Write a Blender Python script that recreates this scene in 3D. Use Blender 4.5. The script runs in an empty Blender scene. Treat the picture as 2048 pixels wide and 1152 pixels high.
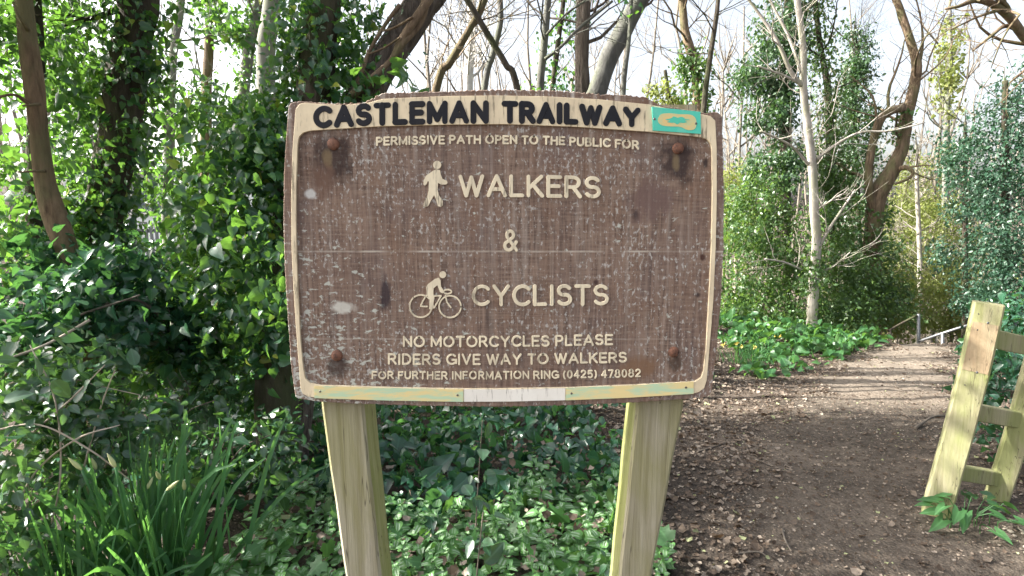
import bpy, math, random
import numpy as np
from mathutils import Vector, noise, geometry

# ------------------------------------------------------------------ camera, sky, sun, exposure
SC = bpy.context.scene
COL = SC.collection
PITCH, FPX, CAMZ = math.radians(8.0), 1117.0, 1.45
cd = bpy.data.cameras.new('camera')
cam = bpy.data.objects.new('camera', cd)
COL.objects.link(cam)
cam.location = (0, 0, CAMZ)
cam.rotation_euler = (math.pi / 2 - PITCH, 0, 0)
cd.sensor_width = 36.0
cd.lens = FPX / 2048 * 36.0
cd.clip_start, cd.clip_end = 0.02, 2000
SC.camera = cam

SUN_EL, SUN_AZ = math.radians(36), math.radians(-87)      # azimuth: clockwise from +Y, so the sun is far left and a little ahead
sdir = Vector((math.sin(SUN_AZ) * math.cos(SUN_EL), math.cos(SUN_AZ) * math.cos(SUN_EL), math.sin(SUN_EL)))
W = bpy.data.worlds.new('World')
SC.world = W
W.use_nodes = True
sky = W.node_tree.nodes.new('ShaderNodeTexSky')
sky.sky_type = 'NISHITA'
sky.sun_disc = False
sky.sun_elevation, sky.sun_rotation = SUN_EL, SUN_AZ
sky.air_density, sky.dust_density, sky.ozone_density = 1.0, 6.0, 1.0
bw = W.node_tree.nodes.new('ShaderNodeRGBToBW'); hz = W.node_tree.nodes.new('ShaderNodeMix'); hz.data_type = 'RGBA'
hz.inputs[0].default_value = .62                         # a thin veil of white cloud over the blue
W.node_tree.links.new(sky.outputs[0], bw.inputs[0]); W.node_tree.links.new(sky.outputs[0], hz.inputs[6]); W.node_tree.links.new(bw.outputs[0], hz.inputs[7])
W.node_tree.links.new(hz.outputs[2], W.node_tree.nodes['Background'].inputs[0])
W.node_tree.nodes['Background'].inputs[1].default_value = 0.14
ld = bpy.data.lights.new('sun', 'SUN')
ld.energy, ld.angle, ld.color = 4.7, math.radians(0.53), (1.0, 0.96, 0.89)
sun = bpy.data.objects.new('sun', ld)
COL.objects.link(sun)
sun.rotation_euler = sdir.to_track_quat('Z', 'Y').to_euler()
SC.view_settings.view_transform = 'Standard'
SC.view_settings.look = 'None'
SC.view_settings.gamma = 1
SC.view_settings.exposure = 2.0
cy = SC.cycles
cy.max_bounces, cy.diffuse_bounces, cy.glossy_bounces = 8, 4, 3
cy.transmission_bounces, cy.transparent_max_bounces = 4, 4
cy.use_denoising = True

rnd = random.Random(11)
rng = np.random.default_rng(11)
FW = np.array((0, math.cos(PITCH), -math.sin(PITCH)))
UP = np.array((0, math.sin(PITCH), math.cos(PITCH)))
RT = np.array((1.0, 0, 0))
EYE = np.array((0, 0, CAMZ))


def at(x, y, Y):
    """the world point seen at photo pixel x, y that stands Y metres ahead"""
    d = FW * FPX + RT * (x - 1024) + UP * (576 - y)
    return EYE + d * (Y / d[1])


def mpp(Y):
    return Y / FPX


def wid(x, w, Y):
    """radius in metres of a stem that looks w pixels wide at column x"""
    return w / 2 * mpp(Y) * FPX / math.hypot(FPX, x - 1024)


def gz(x, y):
    x = np.asarray(x, float); y = np.asarray(y, float)
    z = -0.085 * np.clip(y - 2.2, 0, 5.6)
    s = np.clip((x - 2.6) / 2.0, 0, 1); s = s * s * (3 - 2 * s)
    z = z - 0.33 * np.clip(y - 7.9, 0, 7) * s
    z = z + 0.22 * np.exp(-((x - 3.6) / 1.3) ** 2 - ((y - 8.3) / 0.8) ** 2)
    z = z + 0.10 * np.exp(-((x - 3.1) / 0.5) ** 2 - ((y - 2.3) / 1.0) ** 2)
    z = z + 0.015 * np.sin(x * 3.1 + 1.3 * np.sin(y * 2.3)) * np.sin(y * 2.7 + x) + 0.008 * np.sin(9 * x + 3 * y) * np.sin(8 * y - 4 * x)
    return z


def ground_at(x, y):
    d = FW * FPX + RT * (x - 1024) + UP * (576 - y)
    t = np.linspace(0.2, 40, 4000) / d[1]
    P = EYE + d * t[:, None]
    h = P[:, 2] - gz(P[:, 0], P[:, 1])
    k = int(np.argmax(h < 0))
    return P[k]


# ------------------------------------------------------------------ mesh helpers
class Bag:
    def __init__(self):
        self.V, self.T, self.Q, self.U, self.n = [], [], [], [], 0

    def add(self, V, T=None, Q=None, U=None):
        V = np.asarray(V, float)
        if T is not None and len(T): self.T.append(np.asarray(T, int) + self.n)
        if Q is not None and len(Q): self.Q.append(np.asarray(Q, int) + self.n)
        self.V.append(V)
        self.U.append(np.zeros((len(V), 2)) if U is None else np.asarray(U, float))
        self.n += len(V)

    def build(self, name, mat, parent=None, smooth=True):
        V = np.concatenate(self.V); U = np.concatenate(self.U)
        T = np.concatenate(self.T) if self.T else np.zeros((0, 3), int)
        Q = np.concatenate(self.Q) if self.Q else np.zeros((0, 4), int)
        if parent is not None:
            off = np.zeros(3); p = parent
            while p is not None:
                off += np.array(p.location); p = p.parent
            V = V - off
        me = bpy.data.meshes.new(name)
        me.vertices.add(len(V)); me.vertices.foreach_set('co', V.astype(np.float32).ravel())
        loops = np.concatenate([T.ravel(), Q.ravel()]).astype(np.int32)
        tot = np.concatenate([np.full(len(T), 3), np.full(len(Q), 4)]).astype(np.int32)
        start = np.concatenate([[0], np.cumsum(tot)[:-1]]).astype(np.int32)
        me.loops.add(len(loops)); me.loops.foreach_set('vertex_index', loops)
        me.polygons.add(len(tot)); me.polygons.foreach_set('loop_start', start); me.polygons.foreach_set('loop_total', tot)
        me.polygons.foreach_set('use_smooth', np.full(len(tot), bool(smooth)))
        uv = me.uv_layers.new(name='uv')
        uv.data.foreach_set('uv', U[loops].astype(np.float32).ravel())
        me.materials.append(mat)
        me.update(calc_edges=True); me.validate()
        o = bpy.data.objects.new(name, me)
        COL.objects.link(o)
        if parent is not None: o.parent = parent
        return o


def thing(name, label, cat, loc=(0, 0, 0), group=None):
    o = bpy.data.objects.new(name, None)
    COL.objects.link(o)
    o.location = loc; o.empty_display_size = 0.1
    o['label'] = label; o['category'] = cat
    if group: o['group'] = group
    return o


def tag(o, label=None, cat=None, group=None, kind=None):
    if label: o['label'] = label
    if cat: o['category'] = cat
    if group: o['group'] = group
    if kind: o['kind'] = kind
    return o


def spline(pts, n):
    """Catmull-Rom through rows of any width"""
    P = np.asarray(pts, float)
    if len(P) < 3:
        t = np.linspace(0, 1, n)[:, None]
        return P[0] * (1 - t) + P[-1] * t
    E = np.vstack([2 * P[0] - P[1], P, 2 * P[-1] - P[-2]])
    u = np.linspace(0, len(P) - 1 - 1e-9, n); i = u.astype(int); f = (u - i)[:, None]
    a, b, c, d = E[i], E[i + 1], E[i + 2], E[i + 3]
    return 0.5 * (2 * b + (c - a) * f + (2 * a - 5 * b + 4 * c - d) * f ** 2 + (3 * b - a - 3 * c + d) * f ** 3)


def tube(P, Rr, sides=8, rough=0.0, freq=6.0, cap=True, seed=0.0, ridges=0):
    P = np.asarray(P, float); Rr = np.broadcast_to(np.asarray(Rr, float), (len(P),))
    T = np.gradient(P, axis=0); T /= np.linalg.norm(T, axis=1)[:, None] + 1e-9
    ref = np.array((0.0, 1.0, 0.0)) if abs(T[0][1]) < 0.9 else np.array((1.0, 0, 0))
    A = np.cross(T, ref); A /= np.linalg.norm(A, axis=1)[:, None] + 1e-9
    B = np.cross(T, A)
    a = np.linspace(0, 2 * math.pi, sides, endpoint=False)
    ring = A[:, None, :] * np.cos(a)[None, :, None] + B[:, None, :] * np.sin(a)[None, :, None]
    rr = np.repeat(Rr[:, None], sides, 1)
    if rough:
        s = np.cumsum(np.r_[0, np.linalg.norm(np.diff(P, axis=0), axis=1)])
        for j in range(sides):
            for i in range(len(P)):
                v = noise.noise(Vector((math.cos(a[j]) * 1.3 + seed, math.sin(a[j]) * 1.3, s[i] * freq)))
                w = noise.noise(Vector((math.cos(a[j]) * 4 + seed, math.sin(a[j]) * 4, s[i] * freq * .6)))
                rr[i, j] *= 1 + rough * v + rough * .6 * w
        if ridges:
            rr *= 1 + 0.06 * np.sin(a * ridges + np.sin(s * 5)[:, None] * 2)[:, :]
    V = (P[:, None, :] + ring * rr[:, :, None]).reshape(-1, 3)
    n = len(P)
    i = np.arange(n - 1)[:, None] * sides; j = np.arange(sides)[None, :]; k = (j + 1) % sides
    Q = np.stack([i + j, i + k, i + sides + k, i + sides + j], -1).reshape(-1, 4)
    Tt = None
    if cap:
        V = np.vstack([V, P[0], P[-1]])
        jj = np.arange(sides); kk = (jj + 1) % sides
        Tt = np.vstack([np.stack([kk, jj, np.full(sides, n * sides)], -1),
                        np.stack([(n - 1) * sides + jj, (n - 1) * sides + kk, np.full(sides, n * sides + 1)], -1)])
    return V, Tt, Q


def unit(a):
    return a / (np.linalg.norm(a, axis=-1, keepdims=True) + 1e-9)


def leaf_template(half, fold=0.18, droop=0.2, mid=0.42):
    """half: outline of the right half from base to tip; the midrib is x = 0"""
    out = [(0, half[0][1])] + [p for p in half[1:-1]] + [(0, half[-1][1])]
    left = [(-x, y) for x, y in reversed(half[1:-1])]
    pts = out + left
    V = [(x, y, fold * abs(x) - droop * y * y) for x, y in pts] + [(0, mid, -droop * mid * mid)]
    m = len(pts)
    T = [(i, (i + 1) % m, m) for i in range(m)]
    V = np.array(V, float)
    return V, np.array(T), np.stack([V[:, 0] + 0.5, V[:, 1]], 1)


HEART = leaf_template([(0, 0.02), (.22, -.08), (.41, .12), (.39, .36), (.22, .68), (0, 1)], fold=.3, droop=.32)
IVY = leaf_template([(0, 0.05), (.26, -.10), (.50, .16), (.32, .34), (.42, .58), (.17, .62), (0, 1)])
OVAL = leaf_template([(0, 0), (.20, .12), (.31, .42), (.20, .75), (0, 1)], fold=.25, droop=.25)
DIAMOND = (np.array([(0, 0, 0), (.3, .45, .05), (0, 1, -.15), (-.3, .45, .05)], float), np.array([(0, 1, 2), (0, 2, 3)]), np.array([(.5, 0), (.8, .45), (.5, 1), (.2, .45)]))
ARROW = leaf_template([(0, 0.12), (.12, -.12), (.30, -.22), (.26, .1), (.27, .35), (.16, .7), (0, 1)], fold=.3, droop=.35)
SCRAP = (np.array([(-.3, 0, .12), (.1, .05, -.03), (.4, .3, .1), (.25, .8, -.05), (-.05, 1, .18), (-.35, .6, .0)], float),
         np.array([(0, 1, 5), (1, 2, 3), (1, 3, 5), (3, 4, 5)]), np.zeros((6, 2)))


def put_leaves(bag, tpl, P, N, D, S):
    tv, tt, tu = tpl
    P = np.asarray(P); n = len(P)
    D = unit(D); N = unit(N - D * np.sum(N * D, 1, keepdims=True)); X = np.cross(D, N)
    S = np.broadcast_to(np.asarray(S, float), (n,))[:, None, None]
    V = P[:, None] + S * (X[:, None] * tv[None, :, 0:1] + D[:, None] * tv[None, :, 1:2] + N[:, None] * tv[None, :, 2:3])
    k = len(tv)
    T = (tt[None] + (np.arange(n) * k)[:, None, None]).reshape(-1, 3)
    bag.add(V.reshape(-1, 3), T, None, np.tile(tu, (n, 1)))


def hang(P, out, size, jit=0.6, droop=0.7, upn=0.35):
    """leaf frames that face outward and hang a little"""
    n = len(P)
    N = unit(out + np.array((0, 0, upn)) + rng.normal(0, jit, (n, 3)))
    D = unit(np.array((0, 0, -droop)) + 0.45 * out + rng.normal(0, jit, (n, 3)))
    return N, D, size * np.clip(rng.lognormal(-.05, .36, n), .4, 1.9)


def clump(bag, c, r, n, size, tpl=HEART, sub=None, sd=0.11, shell=0.5, jit=.75, upn=.35, droop=.7):
    """leaves in a lumpy ellipsoid: sub-clusters spread mostly through its outer part, with gaps between"""
    c = np.asarray(c, float); r = np.asarray(r, float)
    n, size = int(n * 1.25), size * .82
    k = sub or max(6, n // 26)
    d = unit(rng.normal(size=(k, 3)))
    rad = (shell + (1 - shell) * rng.random(k)) ** .7
    C = d * rad[:, None]
    w = rng.random(k) ** 2 + .08
    idx = rng.choice(k, n, p=w / w.sum())
    L = C[idx] * r + rng.normal(0, sd, (n, 3))
    out = unit(L / r + rng.normal(0, .15, (n, 3)))
    N, D, S = hang(L, out, size, jit, droop, upn)
    put_leaves(bag, tpl, c + L, N, D, S)


def ivy_on(bag, P, Rr, n, size, spread, tpl=HEART, z0=-9, z1=99, clusters=None, bias=None):
    """ivy on a trunk: leaf clusters hugging a polyline"""
    P = np.asarray(P, float); Rr = np.broadcast_to(np.asarray(Rr, float), (len(P),))
    ok = np.where((P[:, 2] > z0) & (P[:, 2] < z1))[0]
    n, size = int(n * 1.25), size * .82
    if len(ok) < 2: return
    k = clusters or max(8, n // 22)
    ci = rng.choice(ok, k); a = rng.random(k) * 2 * math.pi
    w = rng.random(k) ** 1.5 + .1
    idx = rng.choice(k, n, p=w / w.sum())
    pick = ci[idx]; ang = a[idx] + rng.normal(0, .45, n)
    out = np.stack([np.cos(ang), np.sin(ang), np.zeros(n)], 1)
    far = np.abs(rng.normal(0, 1, k))[idx] * spread * .8 + np.abs(rng.normal(0, .35, n)) * spread
    L = P[pick] + out * (Rr[pick] + far)[:, None] + rng.normal(0, 1, (n, 3)) * np.array((.05, .05, .12)) * (1 + spread)
    if bias is not None: L = L + np.asarray(bias) * rng.random(n)[:, None]
    N, D, S = hang(L, out, size)
    put_leaves(bag, tpl, L, N, D, S)


def grow(bag, p, d, L, r, lev, up=.12, wig=.25, kids=4, sides=5, spread=.9):
    """a bare branch with side twigs"""
    n = max(4, int(5 + L * 2))
    pts = [Vector(p)]; d = Vector(d).normalized(); dirs = []
    for i in range(n):
        d = (d + Vector((rnd.gauss(0, wig), rnd.gauss(0, wig), rnd.gauss(up, wig * .8))) * (.9 if lev else .5)).normalized()
        pts.append(pts[-1] + d * (L / n)); dirs.append(d.copy())
    rad = np.linspace(r, max(r * .25, .0012), n + 1)
    bag.add(*tube(np.array(pts), rad, sides if r > .012 else 3, cap=False))
    if lev > 0:
        for _ in range(kids):
            i = rnd.randint(1, n - 1)
            q = Vector((rnd.gauss(0, 1), rnd.gauss(0, 1), rnd.gauss(.15, .7)))
            e = (dirs[i] * .8 + q.normalized() * spread).normalized()
            grow(bag, pts[i], e, L * rnd.uniform(.35, .65), rad[i] * rnd.uniform(.45, .7), lev - 1, up, wig, kids, sides, spread)


# ------------------------------------------------------------------ materials
def lin(h):
    c = [int(h[i:i + 2], 16) / 255 for i in (0, 2, 4)]
    return tuple(v / 12.92 if v <= .04045 else ((v + .055) / 1.055) ** 2.4 for v in c) + (1.0,)


class NT:
    def __init__(self, name, rough=.8, spec=.3):
        self.m = bpy.data.materials.new(name); self.m.use_nodes = True
        self.t = self.m.node_tree; self.b = self.t.nodes['Principled BSDF']
        self.b.inputs['Roughness'].default_value = rough
        self.b.inputs['Specular IOR Level'].default_value = spec
        self.co = self.t.nodes.new('ShaderNodeTexCoord').outputs['Object']

    def link(self, a, b): self.t.links.new(a, b)

    def val(self, sock, v):
        if hasattr(v, 'is_output') or isinstance(v, bpy.types.NodeSocket): self.link(v, sock)
        else: sock.default_value = v

    def noise(self, scale=(1, 1, 1), s=1.0, detail=4, rough=.6, dist=0.0, loc=(0, 0, 0), co=None):
        mp = self.t.nodes.new('ShaderNodeMapping'); mp.inputs['Scale'].default_value = scale; mp.inputs['Location'].default_value = loc
        self.link(co or self.co, mp.inputs[0])
        n = self.t.nodes.new('ShaderNodeTexNoise'); n.inputs['Scale'].default_value = s
        n.inputs['Detail'].default_value = detail; n.inputs['Roughness'].default_value = rough; n.inputs['Distortion'].default_value = dist
        self.link(mp.outputs[0], n.inputs[0])
        return n.outputs['Fac']

    def voro(self, scale=(1, 1, 1), s=1.0, feature='F1', out='Distance'):
        mp = self.t.nodes.new('ShaderNodeMapping'); mp.inputs['Scale'].default_value = scale
        self.link(self.co, mp.inputs[0])
        n = self.t.nodes.new('ShaderNodeTexVoronoi'); n.inputs['Scale'].default_value = s; n.feature = feature
        self.link(mp.outputs[0], n.inputs[0])
        return n.outputs[out]

    def ramp(self, f, a, b, lo=0.0, hi=1.0):
        r = self.t.nodes.new('ShaderNodeMapRange'); r.clamp = True
        for k, v in zip(('From Min', 'From Max', 'To Min', 'To Max'), (a, b, lo, hi)): r.inputs[k].default_value = v
        self.link(f, r.inputs['Value'])
        return r.outputs[0]

    def math(self, op, a, b=0.0):
        n = self.t.nodes.new('ShaderNodeMath'); n.operation = op
        self.val(n.inputs[0], a); self.val(n.inputs[1], b)
        return n.outputs[0]

    def mix(self, f, a, b, mode='MIX'):
        n = self.t.nodes.new('ShaderNodeMix'); n.data_type = 'RGBA'; n.blend_type = mode
        self.val(n.inputs[0], f); self.val(n.inputs[6], a); self.val(n.inputs[7], b)
        return n.outputs[2]

    def island(self):
        return self.t.nodes.new('ShaderNodeNewGeometry').outputs['Random Per Island']

    def sep(self, v=None):
        n = self.t.nodes.new('ShaderNodeSeparateXYZ'); self.link(v or self.co, n.inputs[0])
        return n.outputs

    def color(self, c): self.val(self.b.inputs['Base Color'], c)

    def bump(self, h, strength=.5, dist=.003):
        n = self.t.nodes.new('ShaderNodeBump'); n.inputs['Strength'].default_value = strength; n.inputs['Distance'].default_value = dist
        self.link(h, n.inputs['Height']); self.link(n.outputs[0], self.b.inputs['Normal'])

    def translucent(self, c, f=.35):
        tr = self.t.nodes.new('ShaderNodeBsdfTranslucent'); self.val(tr.inputs[0], c)
        mx = self.t.nodes.new('ShaderNodeMixShader'); mx.inputs[0].default_value = f
        self.link(self.b.outputs[0], mx.inputs[1]); self.link(tr.outputs[0], mx.inputs[2])
        self.link(mx.outputs[0], self.t.nodes['Material Output'].inputs[0])


def leaf_mat(name, c1, c2, c3, tr, rough=.38, spec=.5, f=.35, veins=True, odd=None):
    k = NT(name, rough, spec)
    i = k.island()
    c = k.mix(k.ramp(i, 0, .6), c1, c2)
    c = k.mix(k.ramp(i, .75, 1), c, c3)
    if odd: c = k.mix(k.ramp(i, .965, .966), c, odd)
    if veins:
        uv = k.t.nodes.new('ShaderNodeUVMap'); u = k.sep(uv.outputs[0])
        mid = k.ramp(k.math('ABSOLUTE', k.math('SUBTRACT', u[0], .5)), .015, .05, .45, 0)
        c = k.mix(mid, c, tuple(min(1, v * 1.9 + .02) for v in c2[:3]) + (1,))
    k.color(c); k.translucent(tr, f)
    return k.m


G = lambda r, g, b: (r, g, b, 1.0)
M = {}
M['ivy'] = leaf_mat('ivy_leaf', G(.011, .045, .024), G(.021, .074, .037), G(.036, .10, .042), G(.20, .42, .05), rough=.28, spec=.65, f=.34, odd=G(.28, .30, .04))
M['ivy_shade'] = leaf_mat('ivy_leaf_blue', G(.014, .056, .034), G(.028, .092, .052), G(.05, .13, .07), G(.10, .26, .05), rough=.27, spec=.7, f=.3)
M['far_ivy'] = leaf_mat('far_ivy_leaf', G(.028, .065, .022), G(.055, .11, .035), G(.10, .16, .05), G(.2, .34, .05), rough=.36, f=.35, veins=False)
M['yew'] = leaf_mat('evergreen_leaf', G(.022, .052, .024), G(.04, .085, .035), G(.07, .12, .05), G(.12, .24, .05), rough=.4, f=.25, veins=False)
M['holly'] = leaf_mat('holly_leaf', G(.020, .055, .034), G(.038, .09, .052), G(.07, .125, .08), G(.1, .22, .08), rough=.38, spec=.45, f=.2, veins=False)
M['spring'] = leaf_mat('spring_leaf', G(.10, .13, .03), G(.17, .20, .05), G(.24, .24, .09), G(.35, .42, .08), rough=.5, f=.4, veins=False)
M['bramble'] = leaf_mat('bramble_leaf', G(.016, .048, .026), G(.03, .078, .04), G(.055, .105, .06), G(.14, .3, .05), rough=.26, spec=.8, f=.28)
M['groundivy'] = leaf_mat('bank_leaf', G(.024, .08, .028), G(.045, .125, .04), G(.08, .17, .055), G(.16, .34, .05), rough=.42, f=.35)
M['daff'] = leaf_mat('daffodil_blade', G(.05, .14, .06), G(.075, .195, .08), G(.11, .25, .09), G(.18, .42, .07), rough=.3, spec=.5, f=.3, veins=False)
M['bud'] = NT('bud_green', .5).m; M['bud'].node_tree.nodes['Principled BSDF'].inputs[0].default_value = G(.42, .45, .22)
M['yellow'] = NT('daffodil_petal', .5).m; M['yellow'].node_tree.nodes['Principled BSDF'].inputs[0].default_value = G(.70, .60, .16)


def lamium():
    k = NT('variegated_leaf', .45, .45)
    i = k.island()
    uv = k.t.nodes.new('ShaderNodeUVMap'); u = k.sep(uv.outputs[0])
    ax = k.math('ABSOLUTE', k.math('SUBTRACT', u[0], .5))
    streak = k.math('MULTIPLY', k.ramp(ax, .035, .07), k.ramp(ax, .12, .20, 1, 0))
    streak = k.math('MULTIPLY', streak, k.ramp(u[1], .1, .25))
    streak = k.math('MULTIPLY', streak, k.ramp(u[1], .75, .95, 1, 0))
    streak = k.math('MULTIPLY', streak, k.ramp(i, .1, .7, .25, 1.0))
    base = k.mix(k.ramp(i, 0, 1), G(.055, .15, .045), G(.14, .30, .09))
    k.color(k.mix(streak, base, G(.44, .56, .40)))
    k.translucent(G(.2, .4, .08), .3)
    return k.m


M['lamium'] = lamium()


def bark(name, a, b, scale=(18, 18, 3.5), moss=None, bumpd=.012, crack=None):
    k = NT(name, .9, .2)
    n1 = k.noise(scale, 1.0, 6, .65, .4)
    n2 = k.noise((3, 3, 2), 1.0, 3)
    c = k.mix(k.ramp(n1, .35, .65), a, b)
    c = k.mix(k.ramp(n2, .35, .7, 0, .5), c, tuple(v * .55 for v in a[:3]) + (1,))
    if moss: c = k.mix(k.math('MULTIPLY', k.ramp(k.noise((5, 5, 2.5), 1, 4, .6, 0, (3, 1, 2)), .45, .62), .75), c, moss)
    if crack: c = k.mix(k.ramp(k.noise((2, 2, 9), 1, 4, .7, .3, (5, 5, 1)), .60, .66), c, crack)
    k.color(c)
    k.bump(k.math('ADD', n1, k.math('MULTIPLY', k.noise(tuple(v * 3 for v in scale), 1, 4), .4)), 1.0, bumpd * 1.8)
    return k.m


M['bark_brown'] = bark('bark_brown', G(.085, .055, .034), G(.27, .185, .115), (22, 22, 4), G(.13, .12, .06), .008)
M['bark_dark'] = bark('bark_dark', G(.045, .036, .028), G(.11, .09, .07), (20, 20, 4), G(.06, .07, .03))
M['bark_ridged'] = bark('bark_ridged', G(.055, .042, .034), G(.20, .165, .135), (34, 34, 5), None, .02)
M['bark_grey'] = bark('bark_grey', G(.16, .155, .14), G(.28, .27, .24), (9, 9, 4), G(.17, .19, .12), .004)
M['bark_slate'] = bark('bark_slate', G(.085, .083, .075), G(.18, .175, .16), (12, 12, 4), G(.12, .13, .09), .006)
M['bark_pale'] = bark('bark_pale', G(.33, .29, .25), G(.50, .46, .41), (12, 12, 5), G(.25, .25, .17), .004)
M['bark_birch'] = bark('bark_birch', G(.5, .47, .43), G(.68, .65, .6), (6, 6, 10), None, .004, G(.06, .05, .05))
M['bark_warm'] = bark('bark_warm', G(.10, .068, .044), G(.27, .195, .13), (22, 22, 4), G(.12, .12, .055), .01)
M['twig'] = bark('twig_bark', G(.10, .085, .07), G(.18, .15, .12), (6, 6, 6), None, .001)
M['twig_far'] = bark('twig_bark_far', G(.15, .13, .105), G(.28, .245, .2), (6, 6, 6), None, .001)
M['twig_pale'] = bark('pale_twig_bark', G(.26, .22, .17), G(.4, .35, .28), (6, 6, 6), None, .001)


def soil():
    k = NT('earth', .95, .15)
    x = k.sep()
    big = k.noise((.9, .9, .9), 1, 4, .6, .3)
    fine = k.noise((26, 26, 26), 1, 6, .7)
    grit = k.voro((70, 70, 70))
    c = k.mix(k.ramp(fine, .35, .65), G(.018, .0145, .012), G(.072, .057, .045))
    c = k.mix(k.ramp(big, .42, .66, 0, .6), c, G(.17, .135, .105))
    far = k.ramp(x[1], 3.5, 6.5)                         # far trail paler: its sunlit look is put into the soil colour
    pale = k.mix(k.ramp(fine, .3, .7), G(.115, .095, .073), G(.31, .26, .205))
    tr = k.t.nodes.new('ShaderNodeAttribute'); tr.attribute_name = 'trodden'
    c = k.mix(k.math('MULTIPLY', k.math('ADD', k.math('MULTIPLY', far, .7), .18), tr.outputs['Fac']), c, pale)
    c = k.mix(k.ramp(grit, .0, .32, .45, 0), c, G(.26, .23, .19))
    k.color(c)
    k.bump(k.math('ADD', fine, k.math('MULTIPLY', grit, .5)), 1.0, .015)
    return k.m


M['soil'] = soil()


def litter():
    k = NT('dead_leaf', .8, .3)
    i = k.island()
    c = k.mix(k.ramp(i, 0, .5), G(.038, .028, .021), G(.12, .088, .064))
    c = k.mix(k.ramp(i, .5, .9), c, G(.30, .25, .20))
    c = k.mix(k.ramp(i, .972, .973), c, G(.32, .34, .18))
    k.color(c); k.translucent(G(.25, .14, .06), .15)
    return k.m


M['litter'] = litter()
k = NT('pebble', .8, .3); k.color(k.mix(k.island(), G(.12, .10, .08), G(.42, .37, .30))); M['stone'] = k.m


def board_wood():
    k = NT('weathered_ply', .82, .22)
    x = k.sep()
    vert = k.noise((150, 1, 8), 1, 6, .72, .35)
    horz = k.noise((13, 1, 170), 1, 5, .72, .5, (3, 0, 7))
    big = k.noise((6, 1, 5), 1, 4, .6, .3)
    blot = k.noise((14, 1, 7), 1, 4, .6, .5, (9, 0, 2))
    c = k.mix(k.ramp(vert, .36, .64), G(.075, .048, .038), G(.235, .165, .128))
    c = k.mix(k.ramp(horz, .44, .66, 0, .5), c, G(.29, .215, .165))
    c = k.mix(k.ramp(horz, .30, .42, .4, 0), c, G(.055, .036, .030))
    c = k.mix(k.ramp(big, .45, .72, 0, .55), c, G(.150, .105, .09))
    c = k.mix(k.ramp(blot, .52, .68, 0, .4), c, G(.165, .09, .055))
    c = k.mix(k.ramp(k.noise((9, 1, 6), 1, 3, .6, .2, (4, 0, 8)), .55, .7, 0, .45), c, G(.11, .085, .085))
    vs = k.noise((38, 1, 2.2), 1, 5, .6, .2, (2, 0, 2))
    c = k.mix(k.ramp(vs, .5, .68, 0, .4), c, G(.15, .09, .06))
    c = k.mix(k.ramp(vs, .30, .44, .5, 0), c, G(.06, .045, .042))
    fl = k.noise((150, 1, 85), 1, 4, .62, .2, (1, 0, 5))
    patch = k.noise((5, 1, 5), 1, 3, .5, 0, (8, 0, 3))
    thr = k.math('ADD', fl, k.ramp(patch, .3, .7, -.06, .075))
    c = k.mix(k.ramp(thr, .575, .66, 0, .8), c, G(.40, .385, .36))
    ln = k.noise((45, 1, 80), 1, 4, .65, .4, (2, 0, 9))
    lowleft = k.math('MULTIPLY', k.ramp(x[0], -.1, -.38), k.ramp(x[2], 1.50, 1.2))
    lt = k.math('ADD', ln, k.math('MULTIPLY', lowleft, .095))
    c = k.mix(k.ramp(lt, .63, .69, 0, .85), c, G(.44, .46, .41))
    streak = k.noise((60, 1, 3.2), 1, 4, .6, .1, (7, 0, 1))
    topm = k.ramp(x[2], 1.55, 1.70)
    c = k.mix(k.math('MULTIPLY', k.ramp(streak, .54, .68), k.math('ADD', k.math('MULTIPLY', topm, .7), .22)), c, G(.42, .39, .35))
    return k, c, x, vert, horz


SPOTS = []          # filled below: (point, radii, colour) of stains on the board


def near(k, x, p, rx, rz, soft=.5):
    dx = k.math('DIVIDE', k.math('SUBTRACT', x[0], p[0]), rx)
    dz = k.math('DIVIDE', k.math('SUBTRACT', x[2], p[2]), rz)
    d = k.math('SQRT', k.math('ADD', k.math('MULTIPLY', dx, dx), k.math('MULTIPLY', dz, dz)))
    d = k.math('ADD', d, k.ramp(k.noise((40, 1, 25), 1, 3), .3, .7, -.35, .35))
    return k.ramp(d, soft, 1.0, 1, 0)


def make_board_mat(base):
    k, c, x, vert, horz = board_wood()
    w = lambda px, py: at(px, py, YB) - base
    for px, py, rx, rz, col in ((664, 318, .045, .06, G(.032, .02, .018)), (1356, 322, .045, .055, G(.03, .02, .02)),
                                (655, 318, .014, .024, G(.16, .115, .065)), (1352, 325, .010, .020, G(.16, .12, .07)),
                                (648, 360, .03, .04, G(.12, .07, .05)),
                                (770, 585, .013, .045, G(.025, .018, .024)), (1272, 428, .008, .015, G(.02, .015, .018)),
                                (1411, 325, .008, .012, G(.025, .018, .018)), (1406, 515, .008, .01, G(.04, .015, .012)),
                                (1396, 590, .006, .008, G(.03, .02, .02)), (1192, 565, .008, .008, G(.04, .02, .02)),
                                (675, 735, .03, .03, G(.05, .035, .03)), (1350, 725, .02, .02, G(.06, .04, .03)),
                                (620, 388, .014, .012, G(.5, .5, .48)), (685, 615, .035, .014, G(.48, .47, .42)),
                                (1275, 735, .05, .03, G(.17, .10, .06)), (1300, 400, .06, .05, G(.13, .085, .075))):
        p = w(px, py)
        c = k.mix(k.math('MULTIPLY', near(k, x, p, rx, rz), .85), c, col)
    for py, amt, wd in ((503, .75, .0013), (678, .4, .0011)):
        z = w(1024, py)[2]
        d = k.math('ABSOLUTE', k.math('SUBTRACT', x[2], z))
        wob = k.ramp(k.noise((16, 1, 30), 1, 4), .38, .62)
        c = k.mix(k.math('MULTIPLY', k.ramp(d, wd, wd * 1.8, amt, 0), wob), c, G(.46, .42, .36))
    k.color(c)
    k.bump(k.math('ADD', vert, horz), .9, .0016)
    return k.m


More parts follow.
